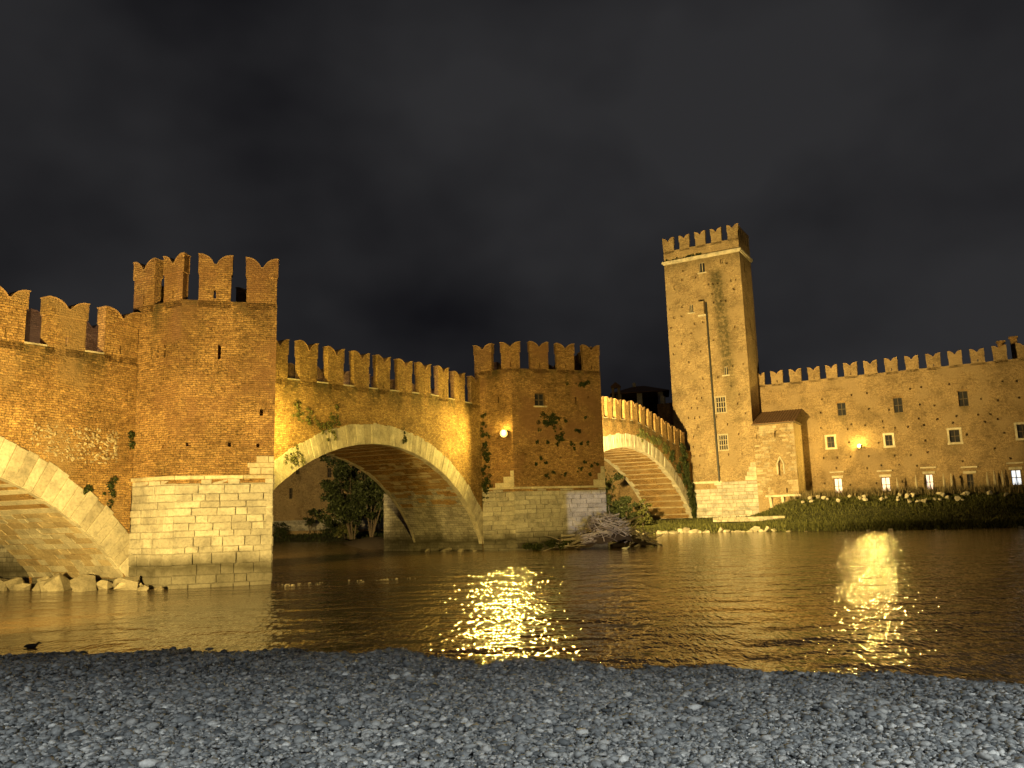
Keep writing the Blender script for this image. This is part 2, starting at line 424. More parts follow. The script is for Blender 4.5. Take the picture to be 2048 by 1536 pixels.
def convex(name, center, size, mat, parent=None, npt=16, squash=(1, 1, .7), seed=0, sub=0, cut=.0):
    r = np.random.default_rng(seed); bm = bmesh.new()
    for k in range(npt):
        v = r.normal(size=3); v /= np.linalg.norm(v); v *= r.uniform(.82, 1.0)
        bm.verts.new([float(x) for x in v * np.array(squash) * size])
    g = bmesh.ops.convex_hull(bm, input=bm.verts)
    bmesh.ops.delete(bm, geom=[x for x in g['geom_interior'] if isinstance(x, bmesh.types.BMVert)], context='VERTS')
    bmesh.ops.bevel(bm, geom=list(bm.edges), offset=size * .022, segments=1, affect='EDGES')
    a = r.uniform(0, 6.28); bmesh.ops.rotate(bm, verts=bm.verts, matrix=Matrix.Rotation(a, 3, 'Z'))
    bm.verts.ensure_lookup_table()
    V = np.array([v.co for v in bm.verts]) + np.asarray(center); Fc = [[v.index for v in f.verts] for f in bm.faces]; bm.free()
    return mesh_obj(name, V, Fc, mat, parent, origin=center)

class Arch:
    def __init__(s, P, e, s0, s1, z0, rise, mix=0.0):
        s.P, s.e, s.s0, s.s1, s.z0, s.rise, s.mix = P, e, s0, s1, z0, rise, mix
        s.n = A(e[1], -e[0], 0); hf = (s1 - s0) / 2; s.R = (hf * hf + rise * rise) / (2 * rise); s.c = (s0 + s1) / 2; s.hf = hf
        # sample by angle so the steep ends are smooth
        ts = np.linspace(-1, 1, 401); xs = s.c + hf * np.sin(ts * math.pi / 2); zs = np.array([s.zi(x) for x in xs])
        s.X, s.Zv = xs, zs; s.L = np.concatenate([[0], np.cumsum(np.hypot(np.diff(xs), np.diff(zs)))]); s.len = s.L[-1]
    def zi(s, x):
        u = min(s.hf, abs(x - s.c)); c = s.z0 + s.rise - s.R + math.sqrt(max(0, s.R ** 2 - u * u)); el = s.z0 + s.rise * math.sqrt(max(0, 1 - (u / s.hf) ** 2))
        return c * (1 - s.mix) + el * s.mix
    def at(s, a, out=0.0):
        x = np.interp(a, s.L, s.X); z = np.interp(a, s.L, s.Zv); d = .15
        x0, x1 = np.interp(a - d, s.L, s.X), np.interp(a + d, s.L, s.X); z0, z1 = np.interp(a - d, s.L, s.Zv), np.interp(a + d, s.L, s.Zv)
        t = A(x1 - x0, z1 - z0); t /= np.linalg.norm(t); return x - t[1] * out, z + t[0] * out
    def p(s, a, out=0.0, off=0.0):
        x, z = s.at(a, out); return s.P + s.e * x + Z * z + s.n * off
def voussoirs(parent, ar, a0, a1, wr, depth, dj=.06, gaps=()):
    a = a0
    while a < a1 - .05:
        w = random.uniform(*wr)
        if a1 - a - w < wr[0] * .7: w = a1 - a
        if not any(g0 < a + w / 2 < g1 for g0, g1 in gaps):
            dp = depth * (1 + random.uniform(-dj, dj)); pr = random.uniform(.03, .075); g = .009
            mb = MB(); b = 0; nseg = 2
            for off in (-.4, pr - .02, pr):
                i = .018 if off == pr else 0
                for aa, o in ((a + g + i, -.02 + i), (a + w - g - i, -.02 + i), (a + w - g - i, dp - i), (a + g + i, dp - i)): mb.v(ar.p(aa, o + random.uniform(-.008, .008), off))
            for k in (0, 4):
                for i in range(4): j = (i + 1) % 4; mb.F.append([k + i, k + j, k + 4 + j, k + 4 + i])
            mb.F.append([8, 9, 10, 11]); mb.F.append([3, 2, 1, 0])
            mb.obj('voussoir', VOUSS, parent)
        a += w
def soffit(parent, name, ar, a0, a1, mat, w0=0.0, w1=-BW, drop=0.0):
    na, nw = max(2, int((a1 - a0) / .35)), 8; V, UV, Fc = [], [], []
    for i in range(na + 1):
        a = a0 + (a1 - a0) * i / na
        for j in range(nw + 1):
            w = w0 + (w1 - w0) * j / nw; V.append(ar.p(a, -drop, w)); UV.append((w, a))
    for i in range(na):
        for j in range(nw):
            q = i * (nw + 1) + j; Fc.append([q, q + nw + 1, q + nw + 2, q + 1][::-1])
    return mesh_obj(name, V, Fc, mat, parent, uv=UV)
def soffit_piece(parent, name, ar, a0, a1, w0, w1, mat, drop=.03):
    mb = MB()
    for o in (.12, -drop):
        for a, w in ((a0, w0), (a1, w0), (a1, w1), (a0, w1)): mb.v(ar.p(a, o, w))
    for i in range(4): j = (i + 1) % 4; mb.F.append([i, j, 4 + j, 4 + i])
    mb.F.append([4, 5, 6, 7]); return mb.obj(name, mat, parent)
def span_wall(parent, name, ar, P, e, s0, s1, ztop, mat, off, th, deckdrop, crenels=(), stain=True, facing=1, zb=-.6):
    """spandrel + parapet: outer face follows the arch, flat coping top, inner face down to the deck"""
    n = A(e[1], -e[0], 0); ns = max(2, int((s1 - s0) / .3)); nr = 14
    V, ST, Fc = [], [], []
    for i in range(ns + 1):
        s = s0 + (s1 - s0) * i / ns; zt = ztop(s)
        zl = ar.zi(s) + .1 if ar.s0 < s < ar.s1 else zb
        for j in range(nr + 1):
            z = zl + (zt - zl) * j / nr; V.append(P + e * s + Z * z + n * off)
            st = 0.0
            if stain:
                for c0, c1 in crenels:
                    if c0 - .25 < s < c1 + .25: st = max(st, .85 * max(0, 1 - (zt - z) / 1.5))
            ST.append(st)
        for dz, t in ((0, th), (deckdrop, th)): V.append(P + e * s + Z * (zt - dz) + n * (off - facing * th)); ST.append(0)
    k = nr + 3
    for i in range(ns):
        for j in range(k - 1):
            f = [i * k + j, (i + 1) * k + j, (i + 1) * k + j + 1, i * k + j + 1]; Fc.append(f if facing > 0 else f[::-1])
    return mesh_obj(name, V, Fc, mat, parent, attr=ST)
def deck(parent, P, e, s0, s1, ztop, drop):
    n = A(e[1], -e[0], 0); V = []; ns = max(2, int((s1 - s0) / 1.5))
    for i in range(ns + 1):
        s = s0 + (s1 - s0) * i / ns
        for o in (-.3, -BW + .3): V.append(P + e * s + n * o + Z * (ztop(s) - drop))
    return mesh_obj('deck', V, [[2*i, 2*i + 2, 2*i + 3, 2*i + 1] for i in range(ns)], STONEB, parent)
def leafcloud(name, clumps, count, size, mat, parent=None, flat=None, seed=1, up=.0, aspect=.55):
    """many small leaf faces gathered in clumps; flat=(normal, squash) presses the cloud against a wall"""
    r = np.random.default_rng(seed); cl = np.array([c[:3] for c in clumps], float); rr = np.array([c[3] for c in clumps], float)
    k = r.choice(len(cl), count, p=rr ** 2 / (rr ** 2).sum())
    d = r.normal(size=(count, 3)); d /= np.linalg.norm(d, axis=1)[:, None]
    off = d * (rr[k] * r.uniform(.25, 1.0, count) ** .6)[:, None]
    if flat is not None:
        n, sq = np.asarray(flat[0]), flat[1]; dn = off @ n; off = off - np.outer(dn, n) + np.outer(np.abs(dn) * sq, n)
    else: off[:, 2] *= .8
    p = cl[k] + off
    u = r.normal(size=(count, 3)); u[:, 2] += up; u /= np.linalg.norm(u, axis=1)[:, None]
    v = np.cross(u, r.normal(size=(count, 3))); v /= np.linalg.norm(v, axis=1)[:, None]
    s = size * r.uniform(.6, 1.4, count)[:, None]
    V = np.stack([p - u * s, p + v * s * aspect, p + u * s, p - v * s * aspect], 1).reshape(-1, 3)
    return mesh_obj(name, V, np.arange(count * 4).reshape(-1, 4), mat, parent)
def lin(pts):
    xs = [p[0] for p in pts]; zs = [p[1] for p in pts]; return lambda s: float(np.interp(s, xs, zs))
def window(parent, P, e, s0, s1, z0, z1, depth, frame=None, fw=.22, pane=GLASS, bars=(1, 1), barmat=WOOD, sill=True):
    """stone frame, glass set back in its recess, glazing bars"""
    n = A(e[1], -e[0], 0); c = lambda s, z, d: P + e * s + Z * z + n * d
    w = MB(); w.box(c((s0+s1)/2, (z0+z1)/2, -depth + .05), e, n, Z, (s1-s0)/2 - .002, .03, (z1-z0)/2 - .002)
    wo = w.obj('window', pane, parent)
    if frame is not None:
        for nm, a, b, zc, zd in (('jamb', s0 - fw, s0 - .003, z0 - .003, z1 + .003), ('jamb', s1 + .003, s1 + fw, z0 - .003, z1 + .003), ('lintel', s0 - fw - .02, s1 + fw + .02, z1 + .003, z1 + fw), ('sill', s0 - fw - .06, s1 + fw + .06, z0 - fw, z0 - .003)):
            m = MB(); m.box(c((a+b)/2, (zc+zd)/2, 0), e, n, Z, (b-a)/2, .10 if nm == 'sill' else .06, (zd-zc)/2); m.obj(nm, frame, wo)
    t = .045
    for k in range(bars[0]):
        s = s0 + (s1 - s0) * (k + 1) / (bars[0] + 1); m = MB(); m.box(c(s, (z0+z1)/2, -depth + .12), e, n, Z, t, .03, (z1-z0)/2); m.obj('mullion', barmat, wo)
    for k in range(bars[1]):
        z = z0 + (z1 - z0) * (k + 1) / (bars[1] + 1); m = MB(); m.box(c((s0+s1)/2, z, -depth + .125), e, n, Z, (s1-s0)/2, .03, t); m.obj('transom', barmat, wo)
    m = MB()
    for a, b, zc, zd in ((s0, s0 + .07, z0, z1), (s1 - .07, s1, z0, z1), (s0 + .07, s1 - .07, z0, z0 + .07), (s0 + .07, s1 - .07, z1 - .07, z1)): m.box(c((a+b)/2, (zc+zd)/2, -depth + .11), e, n, Z, (b-a)/2, .03, (zd-zc)/2)
    m.obj('frame', barmat, wo)
    return wo
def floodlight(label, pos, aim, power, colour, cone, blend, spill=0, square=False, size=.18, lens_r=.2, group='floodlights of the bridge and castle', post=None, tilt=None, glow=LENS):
    pos = A(*pos); d = A(*aim) - pos; d /= np.linalg.norm(d)
    t = thing('floodlight', label, 'floodlight', pos, group)
    x = np.cross(d, Z); x /= np.linalg.norm(x); y = np.cross(x, d)
    m = MB(); m.box(pos - d * .16, x, d, y, lens_r * 1.04, .14, lens_r * .9); m.obj('housing', IRON, t)
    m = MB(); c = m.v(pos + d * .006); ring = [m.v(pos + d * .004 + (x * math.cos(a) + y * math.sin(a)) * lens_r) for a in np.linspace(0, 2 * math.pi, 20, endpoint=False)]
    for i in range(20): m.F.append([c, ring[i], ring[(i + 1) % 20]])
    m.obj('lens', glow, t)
    m = MB(); m.box(pos - d * .34, x, d, y, .05, .05, .05)
    if post is not None: m.tube([pos - d * .34, A(pos[0] - d[0]*.34, pos[1] - d[1]*.34, post)], [.05, .06])
    m.obj('bracket', IRON, t)
    L = bpy.data.lights.new('flood_lamp', 'SPOT'); L.energy = power; L.color = colour; L.spot_size = rad(cone); L.spot_blend = blend; L.shadow_soft_size = .004 if square else size
    lo = bpy.data.objects.new('lamp', L); COL.objects.link(lo); lo.parent = t
    lo.location = [float(v) for v in d * .06]; lo.rotation_euler = Vector([float(v) for v in d]).to_track_quat('-Z', 'Y').to_euler()
    if square:                            # four added, unseen blades that crop the beam to a rectangle
        for sx, sy in ((-1, 0), (1, 0), (0, -1), (0, 1)):
            c = pos + d * 1.3 + x * sx * (.30 + .041 * abs(sx)) + y * sy * (.30 + .044 * abs(sy)); mm = MB(); mm.box(c, x, d, y, .30 if sx else .7, .004 if sx else .006, .7 if sx else .30); mm.obj('beam_blade', IRON, t)
    if spill:                             # added point light that brightens the wall round the fitting
        L = bpy.data.lights.new('wall_fill_light', 'POINT'); L.energy = spill; L.color = colour; L.shadow_soft_size = .1
        lo = bpy.data.objects.new('added_wall_fill', L); COL.objects.link(lo); lo.parent = t; lo.location = [float(v) for v in d * .2 + Z * .42]
    return t

# ================================================================== terrain
E3 = N3                                   # along the castle front, left to right
edge_xy = [(-75, 150), (-50, 136), (-33, 121.5), (-24, 113), (-12, 116), (0, 114), (9, 108.5), (13.9, 105.1), (17.3, 106.4), (26.9, 105.7), (38.5, 94.6), (55, 89.1), (80, 78), (120, 60)]
ab = sorted(((A(x, y, 0) - W5) @ E3, (A(x, y, 0) - W5) @ D3) for x, y in edge_xy)
edge_b = lin(ab)
def sstep(x): x = min(1, max(0, x)); return x * x * (3 - 2 * x)
def bank_z(a, b):
    q = b - edge_b(a); top = 1.9 + 2.7 * sstep((a - 7) / 9) + (2.4 * sstep((-8 - a) / 20))
    if q < 0: return -.25 - min(1.2, -q * .5)
    L = max(3.0, 4.0 - edge_b(a))
    return -.25 + .85 * sstep(q / 1.4) + (top - .6) * sstep((q - .6) / L) ** .9
def bank_pt(a, b): p = W5 + E3 * a + D3 * b; return A(p[0], p[1], bank_z(a, b))
av = np.concatenate([np.linspace(-110, -40, 15), np.linspace(-39, 60, 100), np.linspace(64, 140, 14)]); bv = np.concatenate([np.linspace(-60, 10, 106), np.linspace(14, 400, 12)])
V = [bank_pt(a, b) + A(0, 0, random.uniform(-.06, .06)) for a in av for b in bv]
nb = len(bv)
GRASSG = plain_mat('bank soil and turf', (.028, .030, .012), .95, 1.2, .8)
tag(mesh_obj('river_bank', V, np.array([[i*nb+j, (i+1)*nb+j, (i+1)*nb+j+1, i*nb+j+1] for i in range(len(av)-1) for j in range(nb-1)]), GRASSG), kind='structure')

# near gravel bar
ge_line = lin([(-40, 22), (-20, 19.5), (-11.4, 18.4), (-9.5, 18.8), (-5.9, 18.4), (-2.5, 17.75), (-1.4, 16.75), (-.1, 16.35), (2.3, 15.3), (4.0, 14.75), (6.2, 13.85), (7.8, 13.1), (14, 10), (40, 2)])
def ge(x): return ge_line(x) + .26 * math.sin(2.3 * x + .5) + .18 * math.sin(5.1 * x + 2) + .10 * math.sin(11.3 * x)
def grav_z(x, y):
    q = ge(x) + .25 * math.sin(x * 1.7) * .3 - y
    return 1.15 * (1 - math.exp(-q / 7.0)) if q > 0 else .10 * q
gx = np.linspace(-40, 40, 161); gy = np.concatenate([np.linspace(-60, 0, 13), np.linspace(.4, 26, 65)])
V = [(x, y, grav_z(x, y) - .03) for x in gx for y in gy]; nb = len(gy)
GSOIL = plain_mat('gravel bed', (.10, .10, .10), .95, 9, .6)
tag(mesh_obj('gravel_bar', V, np.array([[i*nb+j, (i+1)*nb+j, (i+1)*nb+j+1, i*nb+j+1] for i in range(len(gx)-1) for j in range(nb-1)]), GSOIL, smooth=True), kind='structure')

# water
m, t, b = new_mat('river water')
geo = t.nodes.new('ShaderNodeNewGeometry'); mpn = t.nodes.new('ShaderNodeMapping'); t.links.new(geo.outputs['Position'], mpn.inputs['Vector'])
mpn.inputs['Rotation'].default_value = (0, 0, rad(14)); mpn.inputs['Scale'].default_value = (.62, 1.0, 1.0)
mp1 = t.nodes.new('ShaderNodeMapping'); t.links.new(geo.outputs['Position'], mp1.inputs['Vector']); mp1.inputs['Scale'].default_value = (1.0, .30, 1.0); mp1.inputs['Rotation'].default_value = (0, 0, rad(-6))
w1 = noise(t, mp1.outputs[0], 6.5, 2, .5); w2 = noise(t, mpn.outputs[0], 1.1, 2, .5); w3 = noise(t, mpn.outputs[0], .22, 2, .5)
h = math_(t, 'ADD', math_(t, 'ADD', math_(t, 'MULTIPLY', w1, .058), math_(t, 'MULTIPLY', noise(t, mpn.outputs[0], .5, 2, .5), .19)), math_(t, 'ADD', math_(t, 'MULTIPLY', w2, .100), math_(t, 'MULTIPLY', w3, .06)))
b.inputs['Base Color'].default_value = (.120, .074, .031, 1); b.inputs['Roughness'].default_value = .075; b.inputs['IOR'].default_value = 1.33
bm_ = t.nodes.new('ShaderNodeBump'); bm_.inputs['Strength'].default_value = 1.0; bm_.inputs['Distance'].default_value = 1.0
t.links.new(h, bm_.inputs['Height']); t.links.new(bm_.outputs['Normal'], b.inputs['Normal'])
WATER = m
tag(mesh_obj('river_water', [(-400, 5, 0), (400, 5, 0), (400, 420, 0), (-400, 420, 0)], [[0, 1, 2, 3]], WATER), kind='structure')
tag(mesh_obj('river_bed', [(-400, 0, -2), (400, 0, -2), (400, 420, -2), (-400, 420, -2)], [[0, 1, 2, 3]], MUD), kind='structure')

# ================================================================== bridge spans
def sills(parent, P, e, gaps, ztop, off=0.0, th=.5):
    n = A(e[1], -e[0], 0)
    for a, b in gaps:
        m = MB(); z = ztop((a + b) / 2); sl = (ztop(b) - ztop(a)) / (b - a); ee = e + Z * sl
        m.box(P + e * (a + b) / 2 + Z * (z + .02) + n * (off - th / 2), ee, n, Z, (b - a) / 2 - .004, th / 2 + .04, .035); m.obj('sill', TRIM, parent)
def inv(gaps, lo, hi):
    out = []; x = lo
    for a, b in gaps: out.append((x, a)); x = b
    out.append((x, hi)); return [(a, b) for a, b in out if b - a > .5]

# --- left span
SP1 = thing('bridge_span', 'nearest bridge arch at the left edge, running into the close tower', 'bridge', W1 - D * 12, 'crenellated bridge spans')
AR1 = Arch(W1, D, -24.1, 0, .45, 5.7)
zt1 = lin([(-30, 9.0), (-12, 10.3), (-7, 10.55), (0, 10.85), (8, 11.1)])
g1 = [(-21.4, -20.4), (-18.7, -17.7), (-16.0, -15.0), (-13.3, -12.3), (-10.7, -9.7), (-8.2, -7.2), (-5.62, -4.62), (-2.81, -1.85)]
span_wall(SP1, 'spandrel_wall', AR1, W1, D, -26, 0, zt1, BRICK, 0, .5, 1.2, g1)
span_wall(SP1, 'spandrel_wall', AR1, W1, D, -26, 3.1, zt1, BRICK, -BW, .5, 1.2, (), facing=-1)
pA = Path([W1 - D * 40, W1 + D * 20]); pB = Path([W1 + D * 20 - N * BW, W1 - D * 40 - N * BW])
for a, b_ in inv(g1, -24, -.05): merlon(SP1, pA, 40 + a, 40 + b_, zt1((a + b_) / 2), 2.2, dv=.66, skew=.04)
for k in range(6):
    a = -9.2 + k * 2.65; merlon(SP1, pB, 20 - a - 1.65, 20 - a, zt1(a + .8) + .9, 2.2, dv=.66)
sills(SP1, W1, D, g1, zt1)
deck(SP1, W1, D, -26, 3.2, zt1, 1.15)
soffit(SP1, 'soffit', AR1, 0, AR1.len, BRICK)
voussoirs(SP1, AR1, AR1.len * .45, AR1.len, (.42, .62), 1.38)
a = AR1.len - .05; k = 0                                    # stone courses of the lower soffit, then bands between brick
while a > AR1.len - 4.3:
    h_ = random.uniform(.34, .48); w = .25
    while w < BW - .2:
        dw = random.uniform(.5, 1.25); dw = min(dw, BW - .05 - w)
        soffit_piece(SP1, 'soffit_stone', AR1, a - h_ + .026, a - .026, -w - .022, -w - dw + .022, random.choice((VOUSS, VOUSS, BAND, TURR)), random.uniform(.02, .07)); w += dw
    a -= h_
while a > AR1.len - 13:
    soffit_piece(SP1, 'stone_band', AR1, a - random.uniform(.2, .4), a, -.05, -BW + .05, VOUSS, .03); a -= random.uniform(.6, .9)
a = AR1.len
while a > AR1.len - 12:
    dw = random.uniform(.3, .9); soffit_piece(SP1, 'edge_stone', AR1, a - random.uniform(.5, .75), a - .02, -.02, -.02 - dw * .45, VOUSS, .045); a -= .72
# rubble patch above the haunch
nD = N
for k in range(280):
    s = random.uniform(-5.0, -.9); z = random.uniform(5.7, 7.25)
    if z < AR1.zi(s) + 1.75 + .2 * random.random(): continue
    convex('rubble_stone', W1 + D * s + Z * z + N * .0, random.uniform(.05, .12), TURR, SP1, 12, (1.2, .55, .8), seed=k)
put_bricks(SP1, W1, D, -7, 0, 7.4, 10.4, 130, BRICK); put_bricks(SP1, W1, D, -1.0, -.1, 5.2, 7.2, 12, BRICK)

# --- middle span
SP2 = thing('bridge_span', 'middle bridge arch between the two brick towers, tree seen beneath it', 'bridge', W3 - D * 14.6, 'crenellated bridge spans')
AR2 = Arch(W3, D, -29.2, 0, .45, 7.6, .3)
zt2 = lin([(-36, 10.7), (-29, 11.0), (-24.4, 11.33), (-16, 11.85), (-8, 12.37), (0, 12.42), (13, 13.0)])
g2 = [(-27.0, -26.0), (-24.42, -23.35), (-21.72, -20.64), (-19.05, -17.92), (-16.23, -15.22), (-13.69, -12.54), (-10.81, -9.84), (-8.18, -6.98), (-5.42, -4.45), (-2.7, -1.56)]
span_wall(SP2, 'spandrel_wall', AR2, W3, D, -29.1, 0, zt2, BRICK_M, 0, .5, 1.2, g2)
span_wall(SP2, 'spandrel_wall', AR2, W3, D, -32, 6, zt2, BRICK_M, -BW, .5, 1.2, (), facing=-1)
pA = Path([W3 - D * 40, W3 + D * 20]); pB = Path([W3 + D * 20 - N * BW, W3 - D * 40 - N * BW])
for a, b_ in inv(g2, -28.6, 0): merlon(SP2, pA, 40 + a, 40 + b_, zt2((a + b_) / 2), 2.42, dv=.80, mat=BRICK_M, skew=.05, th=.36, lip=.035)
for k in range(13):
    a = -30.2 + k * 2.66; merlon(SP2, pB, 20 - a - 1.62, 20 - a, zt2(a + .8), 2.36, mat=BRICK_M)
sills(SP2, W3, D, g2, zt2); deck(SP2, W3, D, -32, 6, zt2, 1.15)
soffit(SP2, 'soffit', AR2, 0, AR2.len - 6.8, BRICK); soffit(SP2, 'soffit', AR2, AR2.len - 6.8, AR2.len, STONEB)
for k in range(26):
    a = AR2.len - random.uniform(6.6, 11.5); w0 = -random.uniform(.3, 5.6); soffit_piece(SP2, 'soffit_stone', AR2, a - random.uniform(.2, .45), a, w0, w0 - random.uniform(.5, 1.2), BAND, .012)
for k in range(22):
    a = AR2.len - random.uniform(4.2, 6.9); w0 = -random.uniform(.2, 5.4); soffit_piece(SP2, 'soffit_brickwork', AR2, a - random.uniform(.25, .6), a, w0, w0 - random.uniform(.6, 1.6), BRICK, .01)
voussoirs(SP2, AR2, .1, AR2.len - .1, (.30, .46), 1.36, .05)
a = AR2.len - 4.2
for k in range(15):
    w0 = -.05; 
    while w0 > -BW + .3:
        w1_ = max(-BW + .05, w0 - random.uniform(1.2, 2.6)); soffit_piece(SP2, 'stone_band', AR2, a - .10 + random.uniform(-.03, .03), a + random.uniform(-.02, .02), w0 - .01, w1_ + .01, BAND, random.uniform(.01, .02)); w0 = w1_
    a -= random.uniform(.8, 1.3)
a = AR2.len - .3
while a > 4:
    soffit_piece(SP2, 'edge_stone', AR2, a - .62, a - .02, -.02, -.02 - random.uniform(.2, .5), VOUSS, .03)
    soffit_piece(SP2, 'edge_stone', AR2, a - .62, a - .02, -BW + .02 + random.uniform(.2, .5), -BW + .02, VOUSS, .03); a -= .64
put_bricks(SP2, W3, D, -25, -1, 9.9, 11.4, 150, BRICK_M)

# --- far span
SP3 = thing('bridge_span', 'farthest and widest bridge arch, meeting the tall castle keep', 'bridge', W4 + D3 * 24, 'crenellated bridge spans')
AR3 = Arch(W4, D3, 0, 48.3, .9, 10.0)
zt3 = lin([(-4, 12.8), (8, 13.6), (16.5, 14.0), (25.5, 14.4), (29.9, 14.07), (36, 13.1), (41, 12.35), (47, 11.7), (52, 11.4)])
g3 = [(3.5, 4.5), (6.1, 7.1), (8.7, 9.7), (11.3, 12.3), (13.95, 15.0), (16.57, 17.59), (19.07, 20.13), (21.86, 22.97), (24.62, 25.45), (27.31, 28.35), (29.9, 30.97), (32.4, 33.51), (35.2, 36.16), (37.91, 38.72), (40.31, 41.2), (43.0, 43.9)]
span_wall(SP3, 'spandrel_wall', AR3, W4, D3, 0, 48.6, zt3, BRICK_M, 0, .5, 1.2, g3)
span_wall(SP3, 'spandrel_wall', AR3, W4, D3, -5, 48.6, zt3, BRICK_M, -BW, .5, 1.2, (), facing=-1)
pA = Path([W4 - D3 * 20, W4 + D3 * 60]); pB = Path([W4 + D3 * 60 - N3 * BW, W4 - D3 * 20 - N3 * BW])
for a, b_ in inv(g3, 1.9, 45.5): merlon(SP3, pA, 20 + a, 20 + b_, zt3((a + b_) / 2), 2.5, dv=.85, th=.36, lip=.035, mat=BRICK_M, slit=False, skew=(zt3(b_) - zt3(a)) / (b_ - a))
for k in range(16):
    a = 1 + k * 2.66; merlon(SP3, pB, 60 - a - 1.62, 60 - a, zt3(a + .8), 2.4, mat=BRICK_M, slit=False)
sills(SP3, W4, D3, g3, zt3); deck(SP3, W4, D3, -5, 48.6, zt3, 1.15)
soffit(SP3, 'soffit', AR3, 0, AR3.len, BRICK)
voussoirs(SP3, AR3, 12, AR3.len, (.42, .60), 1.66, .05)
a = AR3.len - .6
for k in range(22):
    w0 = -.05
    while w0 > -BW + .3:
        w1_ = max(-BW + .05, w0 - random.uniform(1.5, 3.2)); soffit_piece(SP3, 'stone_band', AR3, a - random.uniform(.14, .3), a + random.uniform(-.03, .03), w0 - .01, w1_ + .01, BAND, .02); w0 = w1_
    a -= random.uniform(1.35, 1.7)
a = AR3.len - .1
while a > 14:
    soffit_piece(SP3, 'edge_stone', AR3, a - .7, a - .02, -.02, -.02 - random.uniform(.35, .8), VOUSS, .035)
    soffit_piece(SP3, 'edge_stone', AR3, a - .7, a - .02, -BW + .02 + random.uniform(.3, .8), -BW + .02, VOUSS, .035); a -= .72
soffit(SP3, 'soffit_foot', AR3, AR3.len - 1.3, AR3.len, STONEB, drop=.012)

# ================================================================== bridge towers
def tower(label, Wa, Wb, Cn, Rn, En, zst, zsill, mer, mh, holes_l, holes_f, mat, stones, hs, wr):
    t = thing('bridge_tower', label, 'tower', (Cn + Rn) / 2, 'pentagonal bridge towers')
    Aa, Bb = Wa - .5 * N, Wb - .5 * N
    pts = [Aa, Cn, Rn, En, Bb]
    mb = MB(); ST = []; run = 0.0
    for i, (P, Q) in enumerate(zip(pts, pts[1:])):
        e = Q - P; L = np.linalg.norm(e); e /= L; v0 = len(mb.V)
        wall_holes(mb, P, e, 0, L, zst - .3, zsill, holes_l if i == 0 else holes_f if i == 1 else ())
        for v in mb.V[v0:]:                # damp below the embrasures and in long streaks
            a = run + (np.array(v) - P) @ e; dz = zsill - v[2]
            gap = not any(m0 - .1 < a < m1 + .1 for m0, m1, _ in mer)
            st = (.85 if gap else .25) * max(0, 1 - dz / 1.6) + .55 * max(0, math.sin(a * 2.1 + zst) * math.sin(a * 4.7 + 1)) * max(0, 1 - dz / 6) + .35 * max(0, 1 - (v[2] - zst) / 1.6) * (.5 + .5 * math.sin(a * 3.3))
            ST.append(min(.85, st))
        run += L
    mb.q(*[p + Z * (zst - .3) for p in (Bb, Aa)], *[p + Z * zsill for p in (Aa, Bb)])
    mb.F.append([mb.v(p + Z * (zsill - .01)) for p in pts])
    mb.obj('brick_shaft', mat, t, attr=ST + [0.0] * (len(mb.V) - len(ST)))
    # pier core under the brickwork, reaching through beneath the bridge
    far = 10.2
    pm = MB(); ins = .12
    cen = (Wa + Wb) / 2
    core = [Wa - N * far, Wa, Cn, Rn, En, Wb, Wb - N * far, (Wa + Wb) / 2 - N * (far + .6)]
    core = [p + (cen + N * 0 - p) / np.linalg.norm(cen - p) * ins if 0 < i < 6 else p for i, p in enumerate(core)]
    pm.prism(core, -2, zst - .02); pm.obj('pier', STONEB, t)
    n_ = 0
    for P, Q in ((Wa, Cn), (Cn, Rn), (Rn, En)):
        e = (Q - P) / np.linalg.norm(Q - P); nn = A(e[1], -e[0], 0)
        n_ += courses(t, P - nn * .05, Q - nn * .05, -.25, zst - .1, hs, wr, proud=.06, pj=.035, joint=.022 if Cn is C1 else .04)
    # string course
    for P, Q in ((Wa, Cn), (Cn, Rn), (Rn, En)):
        e = (Q - P); L = np.linalg.norm(e); e /= L; nn = A(e[1], -e[0], 0); s = 0
        while s < L - .05:
            w = min(random.uniform(.9, 1.9), L - s); w = L - s if L - s - w < .4 else w
            b_ = MB(); block(b_, P, e, nn, s + .006, s + w - .006, zst - .1, zst + .07, .09, .2, .015, .008); b_.obj('string_course', TRIM, t); s += w
    path = Path(pts)
    for a, b_, sl in mer: merlon(t, path, a, b_, zsill, mh * 1.02, dv=.76, mat=mat, slit=sl, th=.42)
    back = Path([Bb, Aa])
    Lb = back.l[-1]
    for f in (.06, .56): merlon(t, back, Lb * f, Lb * f + min(1.8, Lb * .34), zsill - .9, mh, dv=.6, mat=mat, slit=False)
    return t, pts, path
sl = lambda s, z0, z1, w=.07: (s - w, s + w, z0, z1, .5)
T1, pts1, path1 = tower('nearest brick bridge tower on a stone pier, left of the middle arch', W1, W2, C1, R1, E1, 5.0, 13.45,
    [(0, 1.36, True), (2.0, 3.21, True), (3.93, 5.39, True), (6.11, 7.53, False), (8.3, 9.75, True), (10.5, 11.95, True), (12.7, 14.2, True)], 2.22,
    [sl(1.35, 10.75, 11.3), sl(1.78, 10.75, 11.3), sl(2.22, 10.75, 11.35), (2.3, 2.44, 6.4, 6.55, .3)],
    [sl(1.74, 10.6, 11.3), (.4, .62, 6.43, 6.6, .3), (2.24, 2.40, 6.4, 6.6, .35), (3.53, 3.66, 6.36, 6.56, .3), (3.64, 3.8, 7.9, 8.2, .35)], BRICK_T, None,
    [.40, .36, .46, .5, .30, .46, .28, .36, .33, .37, .30, .36, .40], (.48, 1.15))
e1 = (R1 - C1) / np.linalg.norm(R1 - C1)
